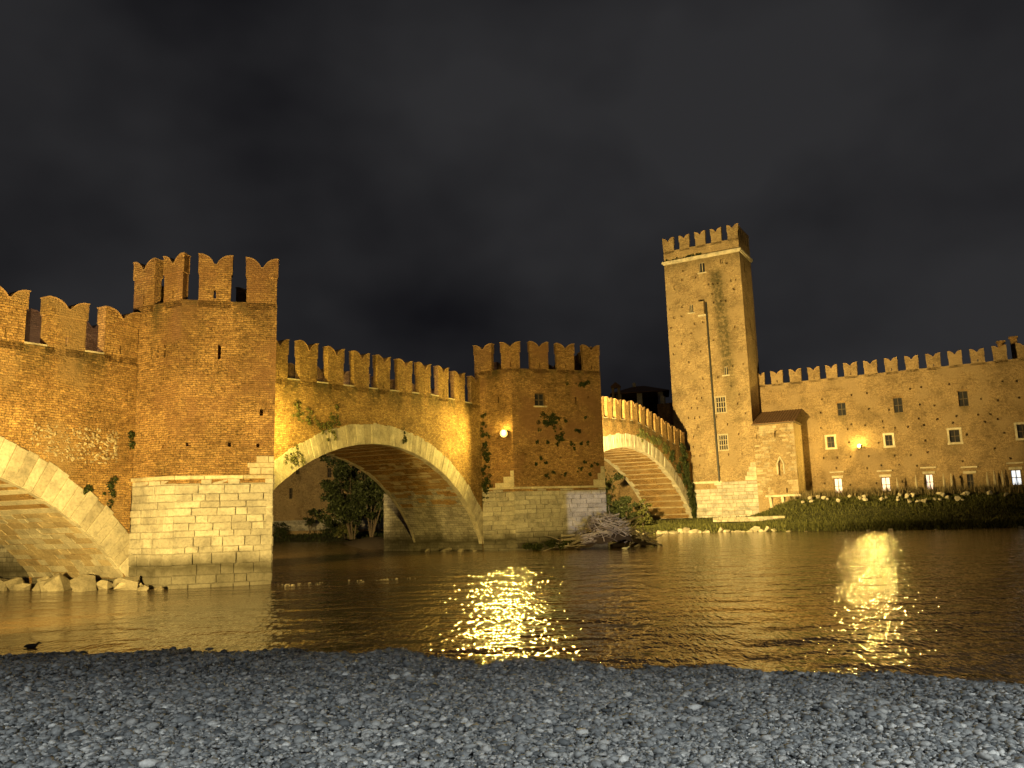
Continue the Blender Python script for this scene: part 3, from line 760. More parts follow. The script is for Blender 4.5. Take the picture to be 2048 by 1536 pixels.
put_bricks(T1, C1, e1, 0, 4.34, 5.2, 13.3, 190, BRICK_T, keep=((1.74, 10.95), (.5, 6.5), (2.3, 6.5), (3.6, 6.5), (3.72, 8.05))); eL = (C1 - W1) / np.linalg.norm(C1 - W1); put_bricks(T1, W1, eL, 0, 2.7, 5.2, 13.3, 90, BRICK_T)
# quoin stones left in the brickwork at the right corner
nn1 = A(e1[1], -e1[0], 0)
for s0_, s1_, z0_, z1_ in ((3.25, 3.75, 5.1, 5.42), (3.77, 4.34, 5.1, 5.4), (3.15, 4.36, 5.43, 5.64), (3.55, 4.08, 5.66, 5.96), (4.1, 4.35, 5.66, 5.95)):
    b_ = MB(); block(b_, C1, e1, nn1, s0_, s1_, z0_, z1_, .05, .15); b_.obj('quoin', TRIM, T1)
T2, pts2, path2 = tower('wider brick bridge tower in midstream, overgrown with plants, right of the middle arch', W3, W4, C2, R2, E2, 5.15, 15.4,
    [(0, 1.71, False), (2.65, 3.59 + .83, True), (5.39, 7.07, True), (7.89, 9.54, True), (10.42, 12.0, True), (12.9, 14.5, True), (15.4, 17.0, True), (17.9, 19.5, True), (20.6, 22.2, False)], 2.3,
    [sl(2.3, 12.5, 13.0), (2.75, 2.95, 5.9, 6.0, .3)],
    [(2.09, 3.03, 12.15, 13.27, .45), sl(5.95, 12.4, 13.0, .08), (3.95, 4.15, 13.0, 13.2, .3), (4.2, 4.35, 7.6, 7.75, .3), (7.1, 7.22, 12.9, 13.1, .25), (5.2, 5.4, 13.1, 13.2, .25)], BRICK_T, None,
    [.42, .36, .4, .44, .36, .40, .34, .42, .36, .4], (.7, 1.6))
e2 = (R2 - C2) / np.linalg.norm(R2 - C2); n2 = A(e2[1], -e2[0], 0)
window(T2, C2, e2, 2.09, 3.03, 12.15, 13.27, .4, None, bars=(1, 1))
b_ = MB(); b_.box(C2 + e2 * 2.56 + Z * 12.09 + n2 * .03, e2, n2, Z, .6, .12, .06); b_.obj('window_sill', TRIM, T2)
e2l = (C2 - W3) / np.linalg.norm(C2 - W3); n2l = A(e2l[1], -e2l[0], 0)
for s0_, s1_, z0_, z1_ in ((7.3, 8.43, 5.2, 5.75), (7.75, 8.43, 5.77, 6.3), (8.05, 8.43, 6.32, 6.9)):
    b_ = MB(); block(b_, C2, e2, n2, s0_, s1_, z0_, z1_, .05, .15); b_.obj('quoin', TRIM, T2)
for s0_, s1_, z0_, z1_ in ((1.3, 3.08, 5.2, 5.6), (2.1, 3.08, 5.62, 6.1), (2.75, 3.08, 6.12, 6.6)):
    b_ = MB(); block(b_, W3, e2l, n2l, s0_, s1_, z0_, z1_, .05, .15); b_.obj('quoin', TRIM, T2)
put_bricks(T2, C2, e2, 0, 8.43, 5.4, 15.2, 200, BRICK_T); put_bricks(T2, W3, e2l, 0, 3.05, 5.4, 15.2, 60, BRICK_T)

# ================================================================== castle keep
KB = 6.6; K0, K1 = -2.35, 9.55
KP = thing('castle_keep', 'tall square keep with swallow-tail battlements above a pale cornice', 'tower', W5 + E3 * 3.6)
F0 = W5 + E3 * K0; FR = W5 + E3 * K1; BR_ = FR + D3 * KB; BL_ = F0 + D3 * KB
kh = [(3.2, 4.1, 39.05, 40.7, .5), (6.55, 6.97, 39.95, 40.6, .4), (-1.04, -.7, 37.1, 37.75, .4), (1.26, 1.86, 33.0, 34.35, .4), (5.9, 6.5, 22.7, 24.0, .45), (4.35, 5.8, 17.15, 19.5, .3), (4.4, 5.7, 11.55, 13.8, .3), (4.25, 4.58, 8.65, 9.2, .3)]
r_ = random.Random(3)
for k in range(85):                      # putlog holes
    s = r_.uniform(K0 + .4, K1 - .4); z = 8 + round(r_.uniform(0, 32) / 1.45) * 1.45 + r_.uniform(-.1, .1)
    if all(not (h[0] - .5 < s < h[1] + .5 and h[2] - .5 < z < h[3] + .5) for h in kh) and not 3.4 < s < 4.4: kh.append((s - .17, s + .17, z - .17, z + .17, .45))
kh = [(h[0] - K0, h[1] - K0, *h[2:]) for h in kh]
mb = MB(); wall_holes(mb, F0, E3, 0, K1 - K0, .5, 43.45, kh)
kr = [(2.2, 2.7, 38.6, 40.4, .4), (3.0, 3.4, 30.0, 31.5, .4)]
wall_holes(mb, FR, D3, 0, KB, .5, 43.45, kr)
wall_holes(mb, BL_, -D3, 0, KB, .5, 43.45); wall_holes(mb, BR_, -E3, 0, K1 - K0, .5, 43.45)
mb.q(*[p + Z * 43.44 for p in (F0, FR, BR_, BL_)])
Vk = np.array(mb.V); sk = (Vk - F0) @ E3; zk = Vk[:, 2]
mb.obj('shaft', KEEP, KP, attr=np.clip(np.exp(-((sk - 8.6 + .06 * (zk - 30)) / 1.0) ** 2) * np.clip((40 - zk) / 2, 0, 1) * np.clip((zk - 14) / 14, 0, 1) * 1.1 + .5 * np.clip((zk - 39.5) / 1.5, 0, 1) * (zk < 41.5) + .25 * np.exp(-((sk - 2) / 1.5) ** 2) * np.clip((14 - zk) / 6, 0, 1), 0, .8))
kpath = Path([F0, FR, BR_, BL_, F0]); wk = K1 - K0
for a, b_ in ((-2.35, -.61), (.34, 1.92), (2.89, 4.48), (5.38, 7.0), (7.95, 9.55)): merlon(KP, kpath, a - K0, b_ - K0, 43.45, 2.15, dv=.92, mat=KEEP, slit=False, th=.4)
for k in range(5): merlon(KP, kpath, wk + .75 + k * 1.25, wk + .75 + k * 1.25 + .72, 43.45, 2.1, dv=.5, mat=KEEP, slit=False, th=.5, lip=.03)
for k in range(5): merlon(KP, kpath, wk + KB + .1 + k * 2.5, wk + KB + 1.7 + k * 2.5, 43.45, 2.1, mat=KEEP, slit=False)
for P, e, L in ((F0, E3, wk), (FR, D3, KB)):
    nn = A(e[1], -e[0], 0); m = MB(); m.box(P + e * (L / 2) + Z * 41.62 + nn * .12, e, nn, Z, L / 2 + .28, .20, .16); m.box(P + e * (L / 2) + Z * 41.36 + nn * .07, e, nn, Z, L / 2 + .12, .14, .10); m.obj('cornice', TRIM, KP)
def arched(parent, P, e, s0, s1, z0, z1, d=.3):
    window(parent, P, e, s0, s1, z0, z1, d + .12, None, bars=(1, 0), barmat=PALEWOOD)
    n = A(e[1], -e[0], 0); m = MB(); k = 9; c = (s0 + s1) / 2; r = (s1 - s0) / 2; pts = []
    zc = z1 - r * .9                      # arch spandrels close the upper corners of the recess
    for sg in (-1, 1):
        pr = None
        for i in range(k + 1):
            w = math.pi / 2 * i / k; x, z = c + sg * r * math.cos(w), zc + r * .88 * math.sin(w)
            q = (P + e * x + Z * z - n * .05, P + e * (c + sg * r) + Z * (z1) - n * .05)
            if pr is not None: m.q(pr, q[0], q[1])
            pr = q[0]
    m.obj('arch_head', KEEP, parent)
    m = MB(); m.box(P + e * c + Z * (z0 - .08) + n * .05, e, n, Z, r + .25, .1, .08); m.obj('window_sill', TRIM, parent)
for s0_, s1_, z0_, z1_ in ((3.2, 4.1, 39.05, 40.7), (1.26, 1.86, 33.0, 34.35), (5.9, 6.5, 22.7, 24.0)): arched(KP, W5, E3, s0_, s1_, z0_, z1_)
for s0_, s1_, z0_, z1_ in ((4.35, 5.8, 17.15, 19.5), (4.4, 5.7, 11.55, 13.8)): window(KP, W5, E3, s0_, s1_, z0_, z1_, .25, PALEWOOD, fw=.14, bars=(3, 2), barmat=PALEWOOD)
nk = A(E3[1], -E3[0], 0)
m = MB(); m.box(W5 + E3 * 3.3 + Z * 33.3 + nk * .45, E3, nk, Z, .48, .45, 1.0); m.obj('garderobe', KEEP, KP)
m = MB(); m.box(W5 + E3 * 3.3 + Z * 32.2 + nk * .3, E3, nk, Z, .6, .3, .12); m.obj('corbel', TRIM, KP)
m = MB(); m.tube([W5 + E3 * 3.95 + Z * 34.2 + nk * .16, W5 + E3 * 4.0 + Z * 20 + nk * .16, W5 + E3 * 4.12 + Z * 6.9 + nk * .16], [.15, .15, .15], 8); m.obj('drainpipe', IRON, KP)
courses(KP, W5 + E3 * .2 + nk * .02, W5 + E3 * 9.6 + nk * .02, 1.0, 6.9, [.55, .5, .6, .48], (.8, 1.9), mat=STONE, proud=.05, joint=.05, skip=lambda s, z: z > 6.0 and s < 3.6)
for s0_, s1_, z0_, z1_ in ((7.9, 9.6, 6.95, 7.6), (8.2, 9.6, 7.62, 8.2), (8.5, 9.6, 8.22, 8.9), (8.8, 9.6, 8.92, 9.5)):
    b_ = MB(); block(b_, W5, E3, nk, s0_, s1_, z0_, z1_, .06, .1); b_.obj('quoin', TRIM, KP)
m = MB(); m.box(W5 + E3 * 2.2 + Z * 6.9 + nk * .1, E3, nk, Z, 2.3, .16, .16); m.obj('ledge', TRIM, KP)

# ================================================================== turret and castle range
TP = W5 - D3 * .3; tn = nk
TU = thing('castle_turret', 'low stone turret with sloping tiled roof leaning against the keep', 'turret', TP + E3 * 12.7)
mb = MB(); wall_holes(mb, TP, E3, 9.62, 15.3, 1.5, 15.1, [(12.55, 13.15, 12.9, 13.75, .5), (10.0, 10.35, 12.7, 13.4, .3), (12.8, 13.35, 7.4, 9.6, .5), (13.6, 14.4, 4.9, 5.6, .5)])
wall_holes(mb, TP + E3 * 15.3, D3, 0, 5.5, 1.5, 15.1)
mb.obj('wall', KEEP, TU)
courses(TU, TP + E3 * 9.65 + tn * .01, TP + E3 * 15.3 + tn * .01, 4.8, 14.6, [.34, .3, .38, .28], (.35, .95), mat=TURR, proud=.02, skip=lambda s, z: 2.0 < s < 4.6 and z < 12.4 or random.random() < .45 or (2.7 < s < 3.8 and 12.6 < z < 14) or s < .9 and z > 12.4)
m = MB()                                   # lean-to roof of tiles in rows
a0, a1, z0r, z1r = 9.6, 15.75, 14.95, 17.3
for k in range(13):
    f0, f1 = k / 13, (k + 1) / 13
    for q in range(1): pass
rows = 14
for k in range(rows):
    f0, f1 = k / rows, (k + 1.15) / rows; d0, d1 = -.55 + 6.1 * f0, -.55 + 6.1 * f1
    zz0, zz1 = z0r + (z1r - z0r) * f0, z0r + (z1r - z0r) * f1
    cols = 16
    for c in range(cols):
        s0_, s1_ = a0 + (a1 - a0) * c / cols, a0 + (a1 - a0) * (c + .94) / cols
        mt = MB(); P0 = lambda s, d, z: TP + E3 * s + D3 * d + Z * z
        sm = (s0_ + s1_) / 2
        mt.V = [list(P0(s0_, d0, zz0)), list(P0(sm, d0, zz0 + .09)), list(P0(s1_, d0, zz0)), list(P0(s1_, d1, zz1 - .02)), list(P0(sm, d1, zz1 + .07)), list(P0(s0_, d1, zz1 - .02)), list(P0(s0_, d0, zz0 - .06)), list(P0(s1_, d0, zz0 - .06))]
        mt.F = [[0, 1, 4, 5], [1, 2, 3, 4], [6, 7, 2, 1, 0]]
        if k < 7: mt.obj('roof_tile', TILE, TU)
        else:
            b0 = len(m.V); m.V += mt.V; m.F += [[i + b0 for i in f] for f in mt.F]
tag(m.obj('roof_tiles', TILE, TU), kind='stuff')
m = MB(); m.box(TP + E3 * 12.5 + Z * 14.86 - tn * 2.2, E3, tn, Z, 3.0, 2.6, .07); m.obj('eaves_board', WOOD, TU)
m = MB()                                   # stone shelf on brackets at the foot
m.box(TP + E3 * 13.2 + Z * 4.55 + tn * .35, E3, tn, Z, 2.4, .42, .14); m.obj('shelf', TRIM, TU)
for s in (11.4, 13.1, 14.8):
    m = MB(); m.V = [list(TP + E3 * (s + q) + Z * z + tn * d) for q in (-.18, .18) for z, d in ((4.4, .7), (4.4, 0), (2.9, 0), (2.9, .15))]
    m.F = [[0, 1, 2, 3], [7, 6, 5, 4], [0, 3, 7, 4], [3, 2, 6, 7], [0, 4, 5, 1]]; m.obj('bracket', TRIM, TU)
m = MB()                                   # pointed niche surround
for sg in (-1, 1): m.tube([TP + E3 * (13.08 + sg * .45) + Z * 7.6 + tn * .03, TP + E3 * (13.08 + sg * .45) + Z * 9.1 + tn * .03, TP + E3 * 13.08 + Z * 10.1 + tn * .03], [.12, .12, .1], 6)
m.obj('niche_surround', TRIM, TU)

CP = W5 + D3 * 5.0
CW = thing('castle_range', 'long crenellated castle building with rows of windows beside the keep', 'castle', CP + E3 * 27)
ch = []
up_w = [(20.55, 21.7, 15.75, 17.6), (27.95, 29.1, 15.5, 17.6), (35.95, 37.1, 15.65, 17.7), (44.2, 45.4, 15.6, 17.7)]
mid_w = [(18.75, 19.75, 11.25, 12.85), (26.45, 27.35, 11.0, 12.5), (34.4, 35.6, 10.9, 12.6), (42.2, 43.4, 10.9, 12.7), (50.0, 51.2, 10.9, 12.7)]
low_w = [(19.2, 20.25, 4.6, 6.8), (25.4, 26.5, 4.6, 6.65), (30.95, 31.85, 4.7, 6.8), (35.85, 36.6, 4.7, 6.6), (40.9, 42.0, 4.9, 6.85)]
for w in up_w + mid_w + low_w: ch.append((*w, .4))
r_ = random.Random(5)
for row, z in enumerate((18.6, 16.2, 14.3, 13.6, 11.6, 9.6, 8.2, 6.0)):
    s = 12.5 + r_.uniform(0, 2)
    while s < 55:
        zz = z + r_.uniform(-.25, .25)
        if s > 15.8 and all(not (h[0] - .5 < s < h[1] + .5 and h[2] - .5 < zz < h[3] + .5) for h in ch): ch.append((s - .13, s + .13, zz - .14, zz + .14, .45)) if r_.random() < .62 else None
        s += r_.uniform(1.4, 2.6)
mb = MB(); wall_holes(mb, CP, E3, 9.0, 64, 3.0, 21.35, ch)
mb.q(CP + E3 * 9 + Z * 21.34, CP + E3 * 64 + Z * 21.34, CP + E3 * 64 + D3 * 8 + Z * 21.34, CP + E3 * 9 + D3 * 8 + Z * 21.34)
mb.q(CP + E3 * 64 + Z * 3, CP + E3 * 64 + D3 * 8 + Z * 3, CP + E3 * 64 + D3 * 8 + Z * 21.34, CP + E3 * 64 + Z * 21.34)
Vk = np.array(mb.V); sk = (Vk - CP) @ E3; zk = Vk[:, 2]; stn = .55 * np.clip((6.5 - zk) / 2.5, 0, 1)
for w in up_w + mid_w: stn = np.maximum(stn, .6 * np.exp(-((sk - (w[0] + w[1]) / 2) / .55) ** 2) * (zk < w[2] + .01) * np.clip(1 - (w[2] - zk) / 2.2, 0, 1))
mb.obj('wall', CASTLE, CW, attr=stn)
m = MB(); m.box(CP + E3 * 36.5 + Z * 19.5 + nk * .02, E3, nk, Z, 27.4, .05, .05); m.obj('string_course', CASTLE, CW)
cpath = Path([CP + E3 * 0, CP + E3 * 70])
cm = [(11.59, 13.28), (14.3, 15.95), (16.95, 18.56), (19.47, 20.99), (21.94, 23.69), (24.63, 26.34), (27.38, 28.99), (30.0, 31.64), (32.63, 34.35), (35.32, 36.94), (37.95, 39.58), (40.57, 42.16), (43.29, 44.95), (46.0, 47.6), (48.6, 50.2)]
for i, (a, b_) in enumerate([(9.6, 10.6)] + cm): merlon(CW, cpath, a, b_, 21.35, 1.9 if a < 40 else 2.0, dv=.78, mat=CASTLE, slit=i % 2 == 1, th=.5, lip=.04)
for i, w in enumerate(up_w):
    window(CW, CP, E3, *w, .3, None, bars=(1, 1), barmat=WOOD)
    m = MB(); c = (w[0] + w[1]) / 2
    for k in range(7):
        an = math.pi * (k + .5) / 7 * .5 + math.pi * .25; m.box(CP + E3 * (c - math.cos(an) * 1.0) + Z * (w[3] - .58 + math.sin(an) * .78) + nk * .01, E3 * math.cos(an - math.pi/2) + Z * math.sin(an - math.pi/2) * -1, nk, Z, .07, .03, .14)
    m.obj('brick_arch', BRICK, CW)
for w in mid_w: window(CW, CP, E3, *w, .3, TRIM, fw=.27, bars=(1, 1), barmat=WOOD)
for i, w in enumerate(low_w):
    window(CW, CP, E3, *w, .3, None, pane=(LIT, LIT, LIT, GLASS, LITCOOL)[i], bars=(1, 1), barmat=WOOD)
    m = MB(); c = (w[0] + w[1]) / 2; m.box(CP + E3 * c + Z * (w[3] + .9) + nk * .2, E3, nk, Z, .95, .25, .09); m.obj('hood', TRIM, CW)
    m = MB(); m.box(CP + E3 * c + Z * (w[3] + .22) + nk * .05, E3, nk, Z, .75, .08, .16); m.obj('lintel', TRIM, CW)
for s, z, h_ in ((41.7, 21.3, 2.9), (43.2, 21.3, 3.3), (45.6, 21.3, 2.6)):
    m = MB(); m.box(CP + E3 * s + D3 * 3 + Z * (z + h_ / 2), E3, nk, Z, .4, .4, h_ / 2); m.box(CP + E3 * s + D3 * 3 + Z * (z + h_ + .1), E3, nk, Z, .55, .55, .1); m.obj('chimney', BRICK_T, CW)

# ================================================================== buildings behind
GH = thing('gatehouse', 'dark gatehouse block behind the far end of the bridge, left of the keep', 'building', A(25.2, 131.5, 3))
g0 = W5 + D3 * 7.5 - E3 * 7.6
mb = MB(); wall_holes(mb, g0, E3, 0, 7.4, 3, 20.4, [(2.4, 3.2, 15.5, 17.0, .4)]); wall_holes(mb, g0 + E3 * 7.4, D3, 0, 9, 3, 20.4); wall_holes(mb, g0 + D3 * 9, -D3, 0, 9, 3, 20.4)
mb.q(*[g0 + p + Z * 20.4 for p in (E3 * 0, E3 * 7.4, E3 * 7.4 + D3 * 9, D3 * 9)]); mb.obj('wall', BRICK_T, GH)
m = MB(); m.box(g0 + E3 * .35 + D3 * 2 + Z * 21.1, E3, nk, Z, .32, .32, .75); m.obj('chimney', TRIM, GH)
CT = thing('curtain_wall', 'plant-grown curtain wall seen through the farthest arch', 'wall', g0 - E3 * 12)
mb = MB(); wall_holes(mb, g0 - E3 * 26, E3, 0, 26, 1.5, 15.5, [(14, 14.8, 9, 10.5, .4)]); mb.obj('wall', CASTLE, CT)
m = MB(); m.box(g0 - E3 * 13 + Z * 15.6 - A(E3[1], -E3[0], 0) * .4, E3, D3, Z, 13, .55, .12); m.obj('coping', TRIM, CT)
LG = thing('roofed_loggia', 'distant house with open pillared loft under a low hipped roof', 'building', A(24, 154, 3))
lx = A(.985, -.17, 0); ly = A(.17, .985, 0); LO = A(19.9, 152.5, 0)
m = MB(); m.box(LO + lx * 4.4 + ly * 3.5 + Z * 12, lx, ly, Z, 4.4, 3.5, 9.1); m.obj('wall', BRICK_T, LG)
for s, w in ((.45, .45), (4.35, .5), (8.3, .5)):
    for d in (.3, 6.7):
        m = MB(); m.box(LO + lx * s + ly * d + Z * 23.2, lx, ly, Z, w, .3, 2.1); m.obj('pillar', TRIM, LG)
m = MB(); m.box(LO + lx * 4.4 + ly * 3.5 + Z * 25.35, lx, ly, Z, 4.5, 3.5, .1); m.obj('eaves_beam', WOOD, LG)
m = MB(); m.box(LO + lx * 4.4 + ly * 6.2 + Z * 23, lx, ly, Z, 3.6, .15, 2.2); m.obj('back_wall', DARK, LG)  # near-black colour stands in for the shade inside the open loft
m = MB(); rp_ = [LO + lx * -1.2 + ly * -1 + Z * 25.3, LO + lx * 10 + ly * -1 + Z * 25.4, LO + lx * 10 + ly * 8 + Z * 25.4, LO + lx * -1.2 + ly * 8 + Z * 25.3]; r0, r1 = LO + lx * 3.4 + ly * 3.5 + Z * 27.1, LO + lx * 5.4 + ly * 3.5 + Z * 27.1
m.q(rp_[0], rp_[1], r1, r0); m.q(rp_[1], rp_[2], r1); m.q(rp_[2], rp_[3], r0, r1); m.q(rp_[3], rp_[0], r0); m.q(*[p - Z * .15 for p in rp_[::-1]])
for i in range(4): m.q(rp_[i] - Z * .15, rp_[(i + 1) % 4] - Z * .15, rp_[(i + 1) % 4], rp_[i])
ro = m.obj('roof', TILE, LG)
m = MB(); m.box(r0 + Z * .2, lx, ly, Z, .3, .3, .45); m.obj('chimney', TRIM, ro)
BF = thing('bell_cote', 'small gabled bell cote rising left of the distant hipped roof', 'bell cote', A(19.4, 150.5, 3))
bo = A(18.75, 150, 0)
for s in (.22, 1.33):
    m = MB(); m.box(bo + lx * s + Z * 14, lx, ly, Z, .22, .4, 12.0); m.obj('pier', KEEP, BF)
m = MB(); m.box(bo + lx * .775 + Z * 13, lx, ly, Z, .33, .35, 11.0); m.obj('wall', KEEP, BF)
m = MB(); m.V = [list(bo + lx * x + ly * d + Z * z) for d in (-.5, .5) for x, z in ((-.15, 26.0), (1.7, 26.0), (1.7, 26.35), (.775, 27.1), (-.15, 26.35))]; m.F = [[0, 1, 2, 3, 4], [9, 8, 7, 6, 5], [2, 7, 8, 3], [3, 8, 9, 4], [0, 5, 6, 1], [1, 6, 7, 2], [4, 9, 5, 0]]; m.obj('gable', TILE, BF)

DW = thing('river_wall_house', 'brick river-front building with small windows seen under the middle arch', 'building', A(-32, 127, 2))
dP = A(-62, 141.5, 0); de = A(.90, -.436, 0)
mb = MB(); dwin = [(30.2, 31.1, 10.3, 11.6), (28.9, 29.75, 6.5, 8.2), (36.5, 37.4, 9.5, 11.0), (20, 21, 7, 8.5), (44.0, 45.0, 8.2, 9.8)]
wall_holes(mb, dP, de, 0, 60, .5, 15.5, [(*w, .4) for w in dwin]); mb.obj('wall', KEEP, DW)
for w in dwin: window(DW, dP, de, *w, .3, KEEP, fw=.16, bars=(1, 1))
m = MB(); m.box(dP + de * 30 + Z * 2.3 + A(de[1], -de[0], 0) * .5, de, A(de[1], -de[0], 0), Z, 30, .5, .8); m.obj('stone_footing', STONEB, DW)
m = MB(); m.box(dP + de * 30 + Z * 15.6 - A(de[1], -de[0], 0) * 3, de, A(de[1], -de[0], 0), Z, 30.3, 3.4, .15); m.obj('eaves', TILE, DW)

# ================================================================== floodlights
def FL(key, label, pos=None, aim=None, **k):
    f = FLOODS[key]; return floodlight(label, f[0] or pos, f[1] or aim, f[2], f[3], f[4], f[5], **k)
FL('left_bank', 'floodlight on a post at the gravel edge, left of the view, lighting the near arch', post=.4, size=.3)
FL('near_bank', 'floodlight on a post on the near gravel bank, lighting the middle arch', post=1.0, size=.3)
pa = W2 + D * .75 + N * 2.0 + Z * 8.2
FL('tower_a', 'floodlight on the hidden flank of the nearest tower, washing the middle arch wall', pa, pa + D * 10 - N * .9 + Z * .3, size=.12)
pa2 = W2 + D * .75 - N * (BW + 2.0) + Z * 6.5
floodlight('floodlight on the downstream flank of the nearest pier, under the bridge', pa2, A(-27, 116, 4.5), 105000, (1, .69, .23), 62, .8, size=.15)
pb = W3 + e2l * 2.44 + n2l * .45 + Z * 9.74
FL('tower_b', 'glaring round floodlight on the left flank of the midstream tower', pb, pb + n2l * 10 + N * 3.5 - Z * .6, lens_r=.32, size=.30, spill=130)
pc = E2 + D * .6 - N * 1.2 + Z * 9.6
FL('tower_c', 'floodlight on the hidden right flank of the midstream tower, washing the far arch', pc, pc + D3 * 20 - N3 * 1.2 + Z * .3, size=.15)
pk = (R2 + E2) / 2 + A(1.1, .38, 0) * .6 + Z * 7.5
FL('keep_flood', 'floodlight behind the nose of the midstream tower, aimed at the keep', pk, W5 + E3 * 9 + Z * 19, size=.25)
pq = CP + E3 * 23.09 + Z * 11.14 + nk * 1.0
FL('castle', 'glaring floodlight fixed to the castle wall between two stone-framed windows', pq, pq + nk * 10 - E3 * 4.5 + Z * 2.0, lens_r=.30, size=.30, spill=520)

ps = W5 + E3 * 50 - D3 * 8 + Z * 5
floodlight('floodlight on a post beyond the right edge, lighting the flank of the keep', ps, W5 + E3 * 9 + D3 * 2 + Z * 30, 36000, (1.0, .66, .18), 30, .8, size=.2, post=2.5)
pv = A(24, 8, 2.6)
floodlight('small violet-white floodlight on the near bank, right of the view, aimed at the pier foot', pv, C2 + e2 * 6.9 + Z * 2.4, 42000, (.88, .83, 1.0), 14, .1, size=.08, post=.2, lens_r=.12, glow=IRON, square=True)
for lab, P, e_, s_, zf, pw in (('low path light on the deck above the nearest arch', W1, D, -4.2, zt1, 260), ('low path light on the deck beside the nearest tower', W1, D, 2.0, zt1, 200), ('low path light on the deck above the middle arch, right half', W3, D, -9.0, zt2, 200), ('low path light on the deck beside the midstream tower', W3, D, 3.0, zt2, 200)):
    p = P + e_ * s_ - N * 2.6 + Z * (zf(s_) - 1.15); t_ = thing('path_light', lab, 'path light', p, 'path lights on the bridge deck')
    m = MB(); m.tube([p, p + Z * .5], [.06, .06], 8); m.obj('post', IRON, t_); m = MB(); m.tube([p + Z * .5, p + Z * .68], [.09, .09], 10); m.obj('lantern', LIT, t_)
    L = bpy.data.lights.new('path_light', 'POINT'); L.energy = pw; L.color = (1.0, .72, .58); L.shadow_soft_size = .08
    lo = bpy.data.objects.new('lamp', L); COL.objects.link(lo); lo.parent = t_; lo.location = (0, 0, .8)
# street lamps on the embankment behind the camera light the gravel
def street_lamp(x, y, power, label, aim):
    t = thing('street_lamp', label, 'street lamp', A(x, y, grav_z(x, y) - .1), 'street lamps on the near embankment')
    z0 = grav_z(x, y) - .1; hd = A(x, y, z0 + 10) + A(aim[0] - x, aim[1] - y, 0) / np.linalg.norm(A(aim[0] - x, aim[1] - y, 0)) * 1.6
    m = MB(); m.tube([A(x, y, z0), A(x, y, z0 + 1.2), A(x, y, z0 + 9.6)], [.11, .09, .05], 10); m.obj('pole', IRON, t)
    m = MB(); m.tube([A(x, y, z0 + 9.5), (A(x, y, z0 + 10.3) + hd) / 2 + Z * .1, hd + Z * .1], [.05, .04, .035], 8); m.obj('arm', IRON, t)
    m = MB(); m.box(hd, A(1, 0, 0), A(0, 1, 0), Z, .28, .16, .07); m.obj('lamp_head', IRON, t)
    L = bpy.data.lights.new('street_lamp_light', 'SPOT'); L.energy = power; L.color = (.95, 1.0, .985); L.spot_size = rad(150); L.spot_blend = .6; L.shadow_soft_size = .15
    lo = bpy.data.objects.new('lamp', L); COL.objects.link(lo); lo.parent = t; lo.location = [float(v) for v in hd - A(x, y, z0) - Z * .1]
street_lamp(11, -7, 27000, 'cool white street lamp on the right of the near embankment', (2, 8)); street_lamp(-9, -8, 17000, 'cool white street lamp on the left of the near embankment', (-3, 8))

# ================================================================== gravel stones
def ico(sub):
    bm = bmesh.new(); bmesh.ops.create_icosphere(bm, subdivisions=sub, radius=1.0); bm.verts.ensure_lookup_table()
    v = np.array([x.co for x in bm.verts]); f = np.array([[y.index for y in x.verts] for x in bm.faces]); bm.free(); return v, f
def pebbles(name, px, py, rs, sub, zoff=.0, mat=None, seed=1):
    r = np.random.default_rng(seed); v0, f0 = ico(sub); n = len(px)
    lump = 1 + .22 * r.normal(size=(24, len(v0), 1)).clip(-1.3, 1.3)
    base = v0[None] * lump
    k = r.integers(0, 24, n); V = base[k]                       # n,v,3
    sc = np.stack([rs * r.uniform(.85, 1.5, n), rs * r.uniform(.7, 1.15, n), rs * r.uniform(.38, .75, n)], 1)
    V = V * sc[:, None, :]
    a = r.uniform(0, 6.283, n); tl = r.normal(0, .28, n); ca, sa, ct, st = np.cos(a), np.sin(a), np.cos(tl), np.sin(tl)
    x, y, z = V[..., 0], V[..., 1], V[..., 2]
    y2, z2 = y * ct[:, None] - z * st[:, None], y * st[:, None] + z * ct[:, None]
    X = x * ca[:, None] - y2 * sa[:, None] + px[:, None]; Y = x * sa[:, None] + y2 * ca[:, None] + py[:, None]
    gz = np.array([grav_z(p, q) for p, q in zip(px, py)]) if zoff is not None else -.55 * rs
    Zz = z2 + (gz + r.uniform(-.3, .55, n) * rs)[:, None]
    V = np.stack([X, Y, Zz], 2).reshape(-1, 3); Fc = (f0[None] + (np.arange(n) * len(v0))[:, None, None]).reshape(-1, 3)
    o = mesh_obj(name, V, Fc, mat, smooth=True); return tag(o, kind='stuff')
m, t, b = new_mat('river pebbles'); geo = t.nodes.new('ShaderNodeNewGeometry')
col = ramp(t, geo.outputs['Random Per Island'], [(0, (.045, .05, .053, 1)), (.3, (.13, .137, .14, 1)), (.70, (.21, .215, .21, 1)), (.94, (.30, .295, .28, 1)), (1, (.48, .48, .46, 1))])
col = mixc(t, .7, col, ramp(t, noise(t, geo.outputs['Position'], 40, 3), [(.3, .6), (.6, 1.15)]), 'MULTIPLY')
sx = t.nodes.new('ShaderNodeSeparateXYZ'); t.links.new(geo.outputs['Position'], sx.inputs[0])
wetf = ramp(t, math_(t, 'ADD', sx.outputs['Z'], math_(t, 'MULTIPLY', noise(t, geo.outputs['Position'], 2), .1)), [(.03, .42), (.14, 1.0)])
col = mixc(t, 1.0, col, wetf, 'MULTIPLY')
t.links.new(col, b.inputs['Base Color']); b.inputs['Roughness'].default_value = .7; PEB = m
